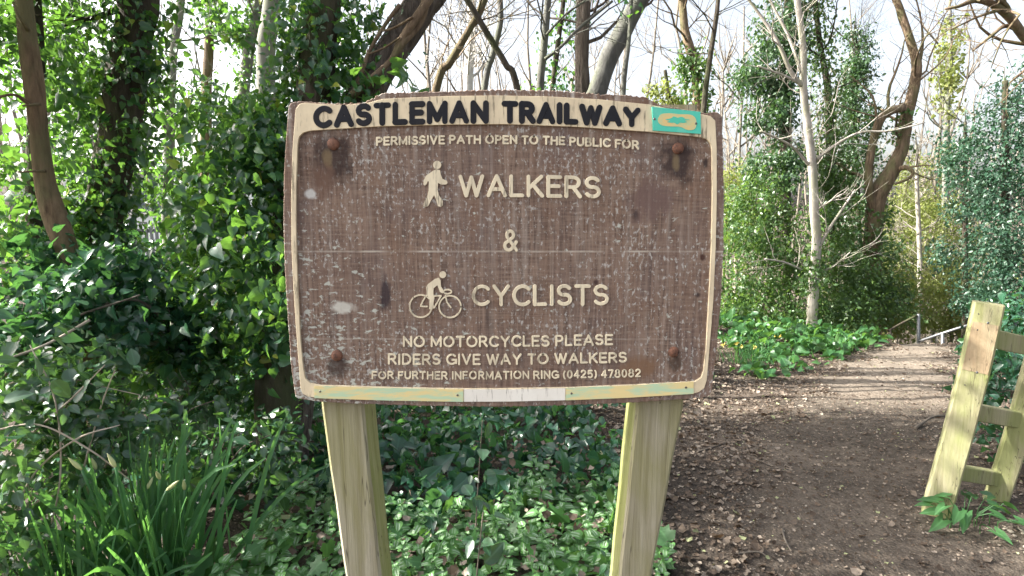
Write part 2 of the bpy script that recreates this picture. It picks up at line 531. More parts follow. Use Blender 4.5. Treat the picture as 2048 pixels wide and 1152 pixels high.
def paint(name, col, dirt, amt=.5, rough=.6, crackle=True):
    k = NT(name, rough, .3)
    n = k.noise((130, 40, 16), 1, 5, .65)
    n2 = k.noise((22, 22, 14), 1, 4, .6)
    c = k.mix(k.ramp(n2, .4, .75, 0, amt), col, dirt)
    if crackle: c = k.mix(k.ramp(n, .56, .66, 0, .8), c, tuple(v * .35 for v in dirt[:3]) + (1,))
    k.color(c); k.bump(n, .4, .0006)
    return k.m


M['cream'] = paint('cream_paint', G(.68, .58, .40), G(.40, .33, .23), .7)
M['letter'] = paint('cream_letter_paint', G(.70, .62, .45), G(.36, .31, .23), .75)
M['letter'].node_tree.nodes['Principled BSDF'].inputs['Roughness'].default_value = .7
M['black'] = paint('black_paint', G(.006, .007, .012), G(.035, .032, .033), .3, .75)
M['white'] = paint('white_paint', G(.72, .70, .64), G(.5, .46, .4), .4)
k = NT('green_plate', .35, .5); k.color(k.mix(k.ramp(k.noise((60, 60, 25), 1, 4), .45, .7, 0, .7), G(.06, .48, .36), G(.14, .50, .38))); M['plate'] = k.m
k = NT('tan_print', .45, .4); k.color(k.mix(k.ramp(k.noise((50, 50, 50), 1, 3), .4, .65), G(.62, .46, .20), G(.42, .50, .28))); M['tan'] = k.m
k = NT('plate_print', .4, .4); k.color(G(.07, .47, .34)); M['print'] = k.m
k = NT('faded_strip', .45, .4)
c = k.mix(k.ramp(k.noise((14, 10, 60), 1, 4, .6, .3), .44, .58), G(.66, .55, .27), G(.42, .56, .38)); k.color(c); M['strip'] = k.m
k = NT('rust', .75, .4); k.color(k.mix(k.ramp(k.noise((90, 90, 90), 1, 5), .35, .65), G(.055, .026, .018), G(.19, .085, .05))); k.bump(k.noise((200, 200, 200), 1, 4), .6, .0008); M['rust'] = k.m
k = NT('screw_steel', .4, .5); k.color(G(.12, .11, .10)); k.b.inputs['Metallic'].default_value = .7; M['screw'] = k.m


def post_wood(name, a, b, moss, mossamt=.5):
    k = NT(name, .85, .2)
    g = k.noise((60, 60, 2.2), 1, 6, .65, .6)
    g2 = k.noise((190, 190, 5), 1, 6, .75)
    blot = k.noise((9, 9, 3), 1, 4, .6, .4)
    c = k.mix(k.ramp(g, .35, .66), a, b)
    c = k.mix(k.ramp(g2, .60, .72, 0, .5), c, tuple(v * .4 for v in a[:3]) + (1,))
    c = k.mix(k.math('MULTIPLY', k.ramp(blot, .40, .60), mossamt), c, moss)
    cr = k.noise((26, 26, .9), 1, 3, .5, .3, (4, 2, 0))
    c = k.mix(k.ramp(k.math('ABSOLUTE', k.math('SUBTRACT', cr, .5)), .0015, .005, .7, 0), c, G(.05, .042, .028))
    k.color(c); k.bump(k.math('ADD', g, g2), .8, .002)
    return k.m


M['post'] = post_wood('weathered_post', G(.20, .18, .115), G(.36, .335, .255), G(.20, .195, .075), .55)
M['post_side'] = post_wood('yellowish_post_side', G(.19, .195, .075), G(.30, .295, .15), G(.17, .19, .045), .6)  # side faces of the sign posts, yellower and greener than the front
M['gate'] = post_wood('mossy_gate_wood', G(.22, .20, .115), G(.34, .315, .20), G(.21, .24, .075), .65)
M['gate_bare'] = post_wood('bare_gate_wood', G(.23, .19, .115), G(.34, .285, .185), G(.30, .20, .12), .5)
k = NT('rail_metal', .4, .5); k.color(k.mix(k.noise((8, 8, 8), 1, 3), G(.12, .125, .13), G(.22, .225, .23))); k.b.inputs['Metallic'].default_value = .6; M['metal'] = k.m
k = NT('house_render', .9, .2); k.color(k.mix(k.noise((2, 2, 2), 1, 3), G(.66, .70, .72), G(.8, .82, .82))); M['render'] = k.m
k = NT('roof_tile', .9, .2); k.color(k.mix(k.noise((4, 4, 18), 1, 3), G(.40, .38, .38), G(.55, .53, .52))); M['roof'] = k.m
k = NT('window_glass', .1, .6); k.color(G(.12, .15, .17)); M['glass'] = k.m
k = NT('fence_timber', .9, .2); k.color(k.mix(k.noise((30, 30, 3), 1, 3), G(.10, .11, .12), G(.18, .19, .19))); M['picket'] = k.m

# ------------------------------------------------------------------ ground and path
PATH = spline([(1.0, -1.5), (1.35, 0.6), (1.72, 1.9), (2.15, 3.0), (2.75, 4.0), (3.7, 5.3), (4.75, 6.6), (5.7, 7.6), (6.6, 9.0), (7.3, 11.0), (7.6, 15.0)], 200)
PATHW = np.interp(PATH[:, 1], [-1.5, 1.5, 3, 5, 7.6, 15], [.75, .72, .76, .58, .34, .34])


def path_dist(x, y):
    x = np.asarray(x, float).ravel(); y = np.asarray(y, float).ravel()
    out = np.empty(len(x))
    for s in range(0, len(x), 20000):
        d = np.hypot(x[s:s + 20000, None] - PATH[None, :, 0], y[s:s + 20000, None] - PATH[None, :, 1])
        out[s:s + 20000] = (d - PATHW[None]).min(1)
    return out


def build_ground():
    xs = np.unique(np.r_[-300, -120, -60, -30, -18, np.arange(-12, -3, .5), np.arange(-3, 9, .07), np.arange(9, 16, .5), 18, 30, 60, 120, 300])
    ys = np.unique(np.r_[-120, -60, -20, -8, -3, np.arange(-2, 11, .07), np.arange(11, 18, .5), 22, 30, 50, 90, 160, 400])
    X, Y = np.meshgrid(xs, ys)
    Z = gz(X, Y)
    fine = (X > -3) & (X < 9) & (Y > -2) & (Y < 11)
    Z = Z + fine * rng.normal(0, .0035, X.shape)
    V = np.stack([X, Y, Z], -1).reshape(-1, 3)
    ny, nx = X.shape
    i, j = np.meshgrid(np.arange(ny - 1), np.arange(nx - 1), indexing='ij')
    a = (i * nx + j).ravel()
    Q = np.stack([a, a + 1, a + nx + 1, a + nx], 1)
    ctr = V[Q].mean(1)
    wob = .07 * np.sin(ctr[:, 0] * 7 + ctr[:, 1] * 5) + .05 * np.sin(ctr[:, 1] * 17 - ctr[:, 0] * 3)
    onp = path_dist(ctr[:, 0], ctr[:, 1]) + wob < 0
    for name, sel in (('ground', ~onp), ('path', onp)):
        q = Q[sel]; used, inv = np.unique(q, return_inverse=True)
        b = Bag(); b.add(V[used], None, inv.reshape(-1, 4))
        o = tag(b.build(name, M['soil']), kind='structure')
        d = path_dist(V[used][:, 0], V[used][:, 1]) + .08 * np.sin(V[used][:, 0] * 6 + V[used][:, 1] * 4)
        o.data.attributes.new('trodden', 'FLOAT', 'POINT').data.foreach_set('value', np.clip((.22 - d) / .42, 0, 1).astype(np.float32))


build_ground()

# ------------------------------------------------------------------ trail sign
YB = 1.15
SIGN = np.array((at(1008, 500, YB)[0], YB, 0.0))
sign = thing('trail_sign', 'weathered brown wooden trail notice board with cream lettering on two posts', 'sign', SIGN)


def polar(loop, n, c=(1008, 500)):
    P = np.asarray(loop, float) - c
    P = np.vstack([P, P[:1]])
    out = []
    for a in np.linspace(0, 2 * math.pi, n, endpoint=False):
        d = np.array((math.cos(a), math.sin(a))); best = 0
        A, B = P[:-1], P[1:]
        E = B - A
        den = d[0] * E[:, 1] - d[1] * E[:, 0]
        with np.errstate(divide='ignore', invalid='ignore'):
            t = (A[:, 0] * E[:, 1] - A[:, 1] * E[:, 0]) / den
            s = (A[:, 0] * d[1] - A[:, 1] * d[0]) / den
        ok = (np.abs(den) > 1e-9) & (t > 0) & (s >= -1e-6) & (s <= 1 + 1e-6)
        out.append(d * t[ok].max() + c)
    return np.array(out)


def to_board(px, lift=0.0):
    return np.array([at(p[0], p[1], YB) - np.array((0, lift, 0)) for p in px])


OUT = [(582, 207), (600, 203), (640, 206), (690, 208), (728, 206), (750, 195), (764, 187), (800, 186), (860, 184), (950, 181), (1010, 180), (1100, 181),
       (1160, 185), (1200, 189), (1250, 191), (1290, 195), (1306, 203), (1325, 212), (1360, 217), (1400, 225), (1415, 229), (1426, 224), (1436, 227), (1443, 234),
       (1445, 300), (1447, 400), (1446, 500), (1441, 600), (1432, 700), (1423, 780), (1419, 789), (1405, 794), (1370, 797), (1250, 805), (1100, 811), (1000, 813),
       (850, 811), (700, 806), (640, 802), (604, 798), (592, 793), (583, 730), (577, 640), (571, 540), (568, 450), (569, 350), (574, 270), (578, 215)]
CREAM_O = [(593, 219), (600, 209), (612, 206), (640, 209), (690, 211), (732, 208), (766, 199), (800, 197), (900, 193), (1000, 192), (1100, 194), (1200, 200), (1300, 210), (1325, 216),
           (1400, 229), (1420, 233), (1429, 242), (1432, 300), (1432, 400), (1430, 490), (1425, 608), (1418, 690), (1412, 760), (1407, 775), (1396, 783), (1384, 786), (1250, 794), (1130, 799), (1000, 801),
           (927, 801), (811, 799), (640, 794), (618, 792), (607, 786), (603, 775), (597, 700), (590, 600), (585, 500), (584, 400), (587, 300)]
PANEL = [(597, 290), (600, 274), (608, 266), (622, 262), (766, 253), (900, 250), (1010, 249), (1147, 254), (1295, 264), (1400, 275), (1412, 279), (1419, 287), (1422, 300), (1423, 400), (1421, 500), (1416, 600),
         (1411, 690), (1406, 740), (1401, 754), (1388, 762), (1250, 769), (1130, 774), (1000, 776), (930, 776), (800, 774), (640, 769), (622, 765), (612, 755), (608, 735), (602, 670), (597, 570), (594, 470), (594, 370)]
NB = 1200


def jag(L):
    L = L.copy()
    for i, p in enumerate(L):
        top = p[1] < 260; bot = p[1] > 760
        a = (2.6 if top else 1.7 if bot else 1.0)
        n1 = noise.noise(Vector((p[0] * .16, p[1] * .16, 1)))
        n2 = noise.noise(Vector((p[0] * .55, p[1] * .55, 4)))
        L[i, 1] += (n1 * a + n2 * a * .7) if (top or bot) else 0
        L[i, 0] += (n1 * a + n2 * a) if not (top or bot) else n2 * .6
    return L


def loft(bag, loops, close_first=False, close_last=False, flip=False):
    n = len(loops[0]); V = np.vstack(loops); Q = []
    j = np.arange(n); k = (j + 1) % n
    for i in range(len(loops) - 1):
        Q.append(np.stack([i * n + j, i * n + k, (i + 1) * n + k, (i + 1) * n + j], 1))
    T = []
    for fl, i in ((close_first, 0), (close_last, len(loops) - 1)):
        if fl:
            V = np.vstack([V, loops[i].mean(0)])
            t = np.stack([i * n + j, i * n + k, np.full(n, len(V) - 1)], 1)
            T.append(t if i else t[:, ::-1])
    bag.add(V, np.vstack(T) if T else None, np.vstack(Q))


outer = jag(polar(OUT, NB)); cream_o = polar(CREAM_O, NB); panel = polar(PANEL, NB)
cen = np.array((1008, 500.0))
gap = np.linalg.norm(outer - cen, axis=1) - np.linalg.norm(cream_o - cen, axis=1)
dirs = unit(cream_o - cen)
cream_o = cen + dirs * (np.minimum(np.linalg.norm(cream_o - cen, axis=1), np.linalg.norm(outer - cen, axis=1) - 1.6))[:, None]
M['board'] = make_board_mat(SIGN)
b = Bag()
inset = outer + unit(cen - outer) * 1.4
loft(b, [to_board(outer, -.019), to_board(outer, .002), to_board(inset, .004), to_board(cream_o, .004), to_board(cream_o, 0), ], True, True)
board = b.build('board', M['board'], sign, smooth=False)
b = Bag()
co2 = cen + (cream_o - cen) * .9995
loft(b, [to_board(co2, .001), to_board(co2, .0048), to_board(cen + (co2 - cen) * .999, .0054), to_board(cen + (panel - cen) * 1.001, .0054), to_board(panel, .0045), to_board(panel, -.0005)])
b.build('border', M['cream'], sign, smooth=False)


def arc(cx, cy, rx, ry, a0, a1, n=12):
    return [(cx + rx * math.cos(math.radians(a)), cy + ry * math.sin(math.radians(a))) for a in np.linspace(a0, a1, n)]


F = {
    'A': (.80, [[(0, 0), (.4, 1)], [(.4, 1), (.8, 0)], [(.15, .32), (.65, .32)]]),
    'B': (.62, [[(0, 0), (0, 1)], [(0, 1), (.34, 1)] + arc(.34, .765, .22, .235, 90, -90) + [(0, .53)], [(0, .53), (.36, .53)] + arc(.36, .265, .26, .265, 90, -90) + [(0, 0)]]),
    'C': (.76, [arc(.44, .5, .44, .5, 45, 315, 22)]),
    'D': (.72, [[(0, 0), (0, 1)], [(0, 1), (.26, 1)] + arc(.26, .5, .46, .5, 90, -90, 18) + [(0, 0)]]),
    'E': (.58, [[(0, 0), (0, 1)], [(0, 1), (.58, 1)], [(0, .52), (.5, .52)], [(0, 0), (.58, 0)]]),
    'F': (.55, [[(0, 0), (0, 1)], [(0, 1), (.55, 1)], [(0, .52), (.46, .52)]]),
    'G': (.80, [arc(.44, .5, .44, .5, 45, 350, 22), [(.5, .44), (.86, .44)], [(.86, .44), (.86, .1)]]),
    'H': (.68, [[(0, 0), (0, 1)], [(.68, 0), (.68, 1)], [(0, .52), (.68, .52)]]),
    'I': (.06, [[(.03, 0), (.03, 1)]]),
    'K': (.66, [[(0, 0), (0, 1)], [(0, .36), (.62, 1)], [(.22, .56), (.66, 0)]]),
    'L': (.54, [[(0, 0), (0, 1)], [(0, 0), (.54, 0)]]),
    'M': (.86, [[(0, 0), (0, 1)], [(0, 1), (.43, .12)], [(.43, .12), (.86, 1)], [(.86, 1), (.86, 0)]]),
    'N': (.70, [[(0, 0), (0, 1)], [(0, 1), (.7, 0)], [(.7, 0), (.7, 1)]]),
    'O': (.90, [arc(.45, .5, .45, .5, 90, 452, 28)]),
    'P': (.60, [[(0, 0), (0, 1)], [(0, 1), (.32, 1)] + arc(.32, .73, .27, .27, 90, -90) + [(0, .46)]]),
    'R': (.66, [[(0, 0), (0, 1)], [(0, 1), (.34, 1)] + arc(.34, .74, .27, .26, 90, -90) + [(0, .48)], [(.32, .48), (.66, 0)]]),
    'S': (.62, [arc(.31, .75, .29, .25, 32, 270, 14) + arc(.31, .26, .31, .26, 88, -150, 14)]),
    'T': (.66, [[(.33, 0), (.33, 1)], [(0, 1), (.66, 1)]]),
    'U': (.68, [[(0, 1), (0, .34)] + arc(.34, .34, .34, .34, 180, 360, 14) + [(.68, 1)]]),
    'V': (.74, [[(0, 1), (.37, 0)], [(.37, 0), (.74, 1)]]),
    'W': (1.06, [[(0, 1), (.28, 0)], [(.28, 0), (.53, .95)], [(.53, .95), (.78, 0)], [(.78, 0), (1.06, 1)]]),
    'Y': (.72, [[(0, 1), (.36, .46)], [(.72, 1), (.36, .46)], [(.36, .46), (.36, 0)]]),
    '0': (.56, [arc(.28, .5, .28, .5, 90, 452, 24)]),
    '2': (.56, [arc(.28, .72, .27, .28, 165, -35, 12) + [(0, 0)], [(0, 0), (.56, 0)]]),
    '4': (.6, [[(.44, 0), (.44, 1)], [(.44, 1), (0, .3)], [(0, .3), (.6, .3)]]),
    '5': (.56, [[(.5, 1), (.08, 1)], [(.08, 1), (.04, .56)], arc(.27, .33, .28, .33, 140, -140, 14)]),
    '7': (.54, [[(0, 1), (.54, 1)], [(.54, 1), (.18, 0)]]),
    '8': (.60, [arc(.30, .77, .23, .23, 90, 452, 18), arc(.30, .26, .30, .28, 90, 452, 18)]),
    '(': (.2, [arc(.42, .45, .42, .68, 130, 230, 12)]),
    ')': (.2, [arc(-.22, .45, .42, .68, 50, -50, 12)]),
    '&': (.74, [[(.74, 0), (.19, .66)], arc(.355, .79, .20, .205, 215, -45, 16), [(.50, .65), (.13, .40)], arc(.27, .225, .25, .225, 128, 325, 16), [(.47, .09), (.72, .42)]]),
    ' ': (.42, []),
}


def ribbon(bag, pts, w, h, lift, taper_ends=True):
    """a raised stroke with round ends; pts are on the board's plane (x, z)"""
    P = np.asarray(pts, float)
    T = np.gradient(P, axis=0); T = unit(T)
    r = w / 2
    th = np.radians([0, 25, 50, 72])
    pre = [(P[0] - T[0] * r * math.cos(a), math.sin(a)) for a in th]
    post = [(P[-1] + T[-1] * r * math.cos(a), math.sin(a)) for a in th[::-1]]
    Pp = [p for p, s in pre] + list(P) + [p for p, s in post]
    Wd = [max(s, .05) for p, s in pre] + [1] * len(P) + [max(s, .05) for p, s in post]
    Tn = [T[0]] * 4 + list(T) + [T[-1]] * 4
    V = []
    for p, s, t in zip(Pp, Wd, Tn):
        nrm = np.array((-t[1], t[0]))
        for off, y in ((-1, 0), (-.97, .7), (-.85, 1), (.85, 1), (.97, .7), (1, 0)):
            q = p + nrm * off * r * s
            V.append((q[0], YB - lift - y * h, q[1]))
    n = len(Pp); Q = []
    for i in range(n - 1):
        for j in range(5):
            Q.append((i * 6 + j, i * 6 + j + 1, (i + 1) * 6 + j + 1, (i + 1) * 6 + j))
    bag.add(V, None, Q)


def quad3(xs, ys):
    return np.poly1d(np.polyfit(xs, ys, 2))


def dense(pts, n=6):
    pts = np.asarray(pts, float)
    if len(pts) > 2: return pts
    return np.array([pts[0] * (1 - t) + pts[1] * t for t in np.linspace(0, 1, n)])


def write(name, text, x0, x1, base, top, stroke, mat, lift, h=.0022, gapw=.30, jit=.4):
    b = Bag(); adv = []; x = 0
    for ch in text:
        w = F[ch][0]; adv.append(x); x += w + (0 if ch == ' ' else gapw)
    tot = x - gapw; sx = (x1 - x0) / tot
    m = mpp(YB)
    i = 0
    for ch, a in zip(text, adv):
        jy = rnd.uniform(-jit, jit)
        for st in F[ch][1]:
            pts = []
            for u, v in dense(st):
                px = x0 + (a + u) * sx
                py = base(px) + (top(px) - base(px)) * v + jy
                q = at(px, py, YB); pts.append((q[0], q[2]))
            i += 1
            ribbon(b, pts, stroke * m * rnd.uniform(.95, 1.05), h + (i % 7) * .00007, lift)
    return b.build(name, mat, sign, smooth=False)


write('title_lettering', 'CASTLEMAN', 634, 972, quad3((640, 900, 1275), (252, 243, 250)), quad3((640, 900, 1275), (219, 208, 222)), 11.3, M['black'], .0054, .0012, .40)
write('title_lettering', 'TRAILWAY', 1009, 1274, quad3((640, 900, 1275), (252, 242.5, 250)), quad3((640, 900, 1275), (219, 208, 222)), 11.3, M['black'], .0054, .0012, .40)
write('lettering', 'PERMISSIVE PATH OPEN TO THE PUBLIC FOR', 754, 1276, quad3((754, 1000, 1276), (290.5, 286.5, 297)), quad3((754, 1000, 1276), (276, 272, 282.5)), 3.9, M['letter'], 0, .0015, .34)
write('lettering', 'WALKERS', 921, 1198, quad3((921, 1060, 1198), (391, 391, 394)), quad3((921, 1060, 1198), (353, 353, 357)), 7.6, M['letter'], 0, .0019, .30)
write('lettering', '&', 1009, 1033, quad3((1, 2, 3), (500, 500, 500)), quad3((1, 2, 3), (462, 462, 462)), 6.6, M['letter'], 0, .0026)
write('lettering', 'CYCLISTS', 947, 1214, quad3((947, 1080, 1214), (609, 608.5, 607)), quad3((947, 1080, 1214), (573, 572, 572)), 7.4, M['letter'], 0, .0019, .30)
write('lettering', 'NO MOTORCYCLES PLEASE', 808, 1224, quad3((808, 1010, 1224), (692, 692, 688)), quad3((808, 1010, 1224), (674, 673, 670)), 4.2, M['letter'], 0, .0015, .32)
write('lettering', 'RIDERS GIVE WAY TO WALKERS', 778, 1252, quad3((778, 1010, 1252), (727, 727.5, 723)), quad3((778, 1010, 1252), (708.5, 709, 705.5)), 4.2, M['letter'], 0, .0015, .32)
write('lettering', 'FOR FURTHER INFORMATION RING (0425) 478082', 745, 1280, quad3((745, 1010, 1280), (756.5, 757, 752.5)), quad3((745, 1010, 1280), (743.3, 743.3, 738.8)), 3.3, M['letter'], 0, .0013, .34)


def flat_shape(bag, poly, lift, h, crop=None):
    P = [((x / crop[0] + crop[1]), (y / crop[0] + crop[2])) for x, y in poly] if crop else list(poly)
    W3 = [at(x, y, YB) for x, y in P]
    tri = geometry.tessellate_polygon([[Vector((w[0], w[2], 0)) for w in W3]])
    n = len(W3)
    ins = np.mean([(w[0], w[2]) for w in W3], axis=0)
    V = [(w[0], YB - lift - h, w[2]) for w in W3] + [(w[0], YB - lift, w[2]) for w in W3]
    Q = [(i, (i + 1) % n, n + (i + 1) % n, n + i) for i in range(n)]
    bag.add(V, [tuple(t) for t in tri], Q)


def disc(cx, cy, r, n=20):
    return [(cx + r * math.cos(a), cy + r * math.sin(a)) for a in np.linspace(0, 2 * math.pi, n, endpoint=False)]


def strokes(bag, list_of, w, crop, h=.0024):
    for i, st in enumerate(list_of):
        pts = [at(x / crop[0] + crop[1], y / crop[0] + crop[2], YB) for x, y in st]
        ribbon(bag, [(p[0], p[2]) for p in pts], w * mpp(YB), h + i * .00008, 0)


b = Bag()
C1 = (3.389, 560, 160)
flat_shape(b, [(1040, 615), (1060, 605), (1085, 612), (1090, 640), (1102, 670), (1130, 682), (1137, 697), (1128, 708), (1098, 710), (1072, 698), (1068, 745), (1080, 785), (1105, 820),
               (1105, 850), (1090, 860), (1072, 855), (1062, 820), (1046, 780), (1025, 815), (1005, 855), (985, 862), (973, 850), (975, 835), (998, 790), (1008, 750), (1010, 690), (1002, 685),
               (995, 705), (983, 717), (973, 707), (976, 680), (990, 650)], 0, .0026, C1)
flat_shape(b, disc(1066, 576, 28), 0, .0026, C1)
b.build('walker_symbol', M['letter'], sign, smooth=False)
b = Bag()
C3 = (3.389, 560, 490)
flat_shape(b, [(992, 285), (1003, 265), (1050, 230), (1078, 222), (1090, 240), (1092, 280), (1114, 314), (1102, 327), (1085, 317), (1068, 272), (1042, 292), (1040, 330), (1048, 352), (1040, 400),
               (1046, 418), (1030, 440), (1012, 432), (1015, 365), (995, 332)], 0, .0028, C3)
flat_shape(b, disc(1104, 200, 23), 0, .0028, C3)
strokes(b, [arc(955, 414, 75, 76, -30, 318, 36)[4:], arc(1153, 417, 74, 74, 0, 361, 36), arc(1136, 316, 27, 14, 160, 490, 20), [(955, 414), (978, 416), (1000, 416)],
            [(955, 412), (966, 385), (985, 352), (1000, 338)], [(1050, 345), (1070, 343), (1092, 345)], [(1090, 348), (1068, 386), (1046, 424)], [(1122, 342), (1132, 386), (1158, 422)]], 3.2, C3)
b.build('cyclist_symbol', M['letter'], sign, smooth=False)

# the green plate with its footprint, and the two faded strips
def plate(name, poly, lift, h, mat, parent):
    b = Bag(); flat_shape(b, poly, lift, h)
    return b.build(name, mat, parent, smooth=False)


gp = plate('waymark_plate', [(1302, 215), (1398, 225), (1399.5, 269), (1304, 262)], .0056, .003, M['plate'], sign)
foot = spline([(1314, 238), (1320, 230), (1336, 228), (1356, 230), (1378, 231), (1388, 238), (1390, 251), (1385, 260), (1372, 261), (1358, 255), (1340, 254), (1322, 252), (1314, 245), (1314, 238)], 60)[:-1]
plate('footprint', [tuple(p) for p in foot], .0086, .0004, M['tan'], gp)
blot = []
for i in range(44):
    a = i / 44 * 2 * math.pi; j = 1 + .18 * math.sin(i * 5.3) + .1 * math.sin(i * 11)
    blot.append((1352 + 20 * math.cos(a) * j, 242 + 6.5 * math.sin(a) * j))
plate('faded_print', blot, .0090, .0003, M['print'], gp)
st1 = plate('label_strip', [(631, 770), (780, 774.5), (927, 777), (927, 801.5), (780, 799), (631, 794)], .0056, .0015, M['strip'], sign)
st2 = plate('label_strip', [(1132, 774), (1260, 769), (1385, 761.5), (1385, 785.5), (1260, 793), (1131, 798.5)], .0056, .0015, M['strip'], sign)
b = Bag(); flat_shape(b, [(928.5, 777), (1020, 777), (1130, 774.6), (1129.6, 798.5), (1020, 801), (928.5, 801.5)], .0056, .0008); b.build('white_strip', M['white'], sign, smooth=False)


def dome(bag, c, r, h, n=20, m=7):
    V, T = [], []
    loops = []
    for i in range(m):
        a = i / (m - 1) * math.pi / 2
        rr, yy = r * math.cos(a), h * math.sin(a) ** .8 if i else 0
        loops.append(np.array([(c[0] + max(rr, 1e-5) * math.cos(t), c[1] - yy, c[2] + max(rr, 1e-5) * math.sin(t)) for t in np.linspace(0, 2 * math.pi, n, endpoint=False)]))
    loft(bag, loops, False, True)


for px, py, r in ((667, 288, 12.5), (1356, 297, 11.5), (674, 711, 12), (1347, 704, 11.5)):
    b = Bag(); dome(b, at(px, py, YB) + (0, .0008, 0), r * mpp(YB), .0075); b.build('bolt', M['rust'], sign)
for par, px, py, lf in ((gp, 1309, 238, .0086), (gp, 1392, 247, .0086), (st1, 640, 783, .0071), (st1, 915, 790.5, .0071), (st2, 1143, 787, .0071), (st2, 1372, 775, .0071)):
    b = Bag(); dome(b, at(px, py, YB - lf), 2.4 * mpp(YB), .0012, 12, 5); b.build('screw', M['screw'], par)


def beam(bag, secs, bev=.006):
    """loft of square sections; each section is four corners in order"""
    loops = []
    for s in secs:
        s = np.asarray(s, float); L = []
        for i in range(4):
            p, q, r_ = s[i], s[(i - 1) % 4], s[(i + 1) % 4]
            L.append(p + unit(q - p) * bev); L.append(p + unit(r_ - p) * bev)
        loops.append(np.array(L))
    loft(bag, loops, True, True)


def sign_post(fl0, fr0, fl1, fr1):
    """front face edges in photo pixels at rows 805 and 1152"""
    y0, y1 = YB + .0195, YB + .0195 + .1
    A0, B0, A1, B1 = at(fl0, 805, y0), at(fr0, 805, y0), at(fl1, 1152, y0), at(fr1, 1152, y0)
    secs = []
    for i, z in enumerate(np.linspace(-.12, 1.66, 26)):
        t = (A0[2] - z) / (A0[2] - A1[2])
        tt = max(t, 0)
        a, c = A0 + (A1 - A0) * tt, B0 + (B1 - B0) * tt
        w = .0008 * math.sin(i * 2.1)
        secs.append([(a[0] + w, y0, z), (c[0] + w, y0, z), (c[0] + w, y1, z), (a[0] + w, y1, z)])
    b = Bag(); beam(b, secs)
    o = b.build('post', M['post'], sign, smooth=False)
    o.data.materials.append(M['post_side'])
    for p in o.data.polygons:
        if abs(p.normal.x) > .8: p.material_index = 1
    return o


sign_post(640, 726, 690, 762)
sign_post(1273, 1369, 1238, 1304)

# ------------------------------------------------------------------ gate by the path, handrails
GB = ground_at(1871, 1026)
GY = float(GB[1])
gate = thing('fence_panel', 'mossy leaning wooden fence end of two posts and three rails beside the trail', 'fence', (GB[0], GB[1], gz(GB[0], GB[1])))


def slab_post(name, cl, w, d, yaw, mat, parent, ydep, over=.12, skew=0.0):
    """post through photo pixels cl (top to bottom)"""
    pts = [at(x, y, ydep) for x, y in cl]
    pts.append(pts[-1] + (pts[-1] - pts[-2]) / np.linalg.norm(pts[-1] - pts[-2]) * over)
    P = spline(pts, 26)
    ca, sa = math.cos(yaw), math.sin(yaw)
    secs = []
    for p in P:
        secs.append([p + np.array((ca * sx * w / 2 - sa * sy * d / 2, sa * sx * w / 2 + ca * sy * d / 2, skew * sx)) for sx, sy in ((-1, -1), (1, -1), (1, 1), (-1, 1))])
    b = Bag(); beam(b, secs, .007)
    return b.build(name, mat, parent, smooth=False)


p1 = slab_post('post', [(1977, 606), (1950, 730), (1917, 860), (1895, 940), (1871, 1026)], .113, .08, math.radians(-34), M['gate'], gate, GY, skew=-.006)
slab_post('post', [(2098, 640), (2064, 760), (2030, 880), (1985, 1018)], .095, .07, math.radians(-34), M['gate'], gate, GY + .10)


def rail(x0, y0a, y0b, x1, y1a, y1b, ydep, mat, parent):
    A, B = at(x0, (y0a + y0b) / 2, ydep), at(x1, (y1a + y1b) / 2, ydep + .05)
    h = (y0b - y0a) * mpp(ydep) / 2
    secs = []
    for t in np.linspace(0, 1, 5):
        p = A + (B - A) * t
        secs.append([p + np.array((0, dy, dz)) for dy, dz in ((-.022, -h), (-.022, h), (.022, h), (.022, -h))])
    b = Bag(); beam(b, secs, .004)
    return b.build('rail', mat, parent, smooth=False)


rail(1975, 655, 694, 2110, 686, 722, GY + .06, M['gate'], gate)
rail(1945, 805, 840, 2060, 828, 858, GY + .06, M['gate'], gate)
rail(1905, 926, 958, 2010, 944, 974, GY + .06, M['gate'], gate)
# bare, newer-looking strip on the first post
P_ = spline([at(x, y, GY) for x, y in [(1977, 606), (1950, 730), (1917, 860)]], 40)
b = Bag(); secs = []
ca, sa = math.cos(math.radians(-34)), math.sin(math.radians(-34))
for p in P_[6:22]:
    c_ = p + np.array((sa * .041, -ca * .041, 0))
    secs.append([c_ + np.array((ca * sx * .048, sa * sx * .048, -.006 * sx)) + np.array((-sa * sy, ca * sy, 0)) for sx, sy in ((-1, -.0012), (1, -.0012), (1, .002), (-1, .002))])
beam(b, secs, .0006)
tag(b.build('bare_patch', M['gate_bare'], p1, smooth=False), 'bare brown strip of wood on the mossy post')
for px, py in ((1976, 646), (1954, 745)):
    b = Bag(); dome(b, at(px, py, GY - .056), .006, .003, 10, 4); b.build('bolt', M['metal'], p1)
for px, py in ((1957, 628), (2000, 640), (1955, 660), (1996, 668), (1930, 770), (1972, 768)):
    b = Bag(); dome(b, at(px, py, GY - .052), .004, .0015, 8, 4); b.build('nail', M['screw'], p1)

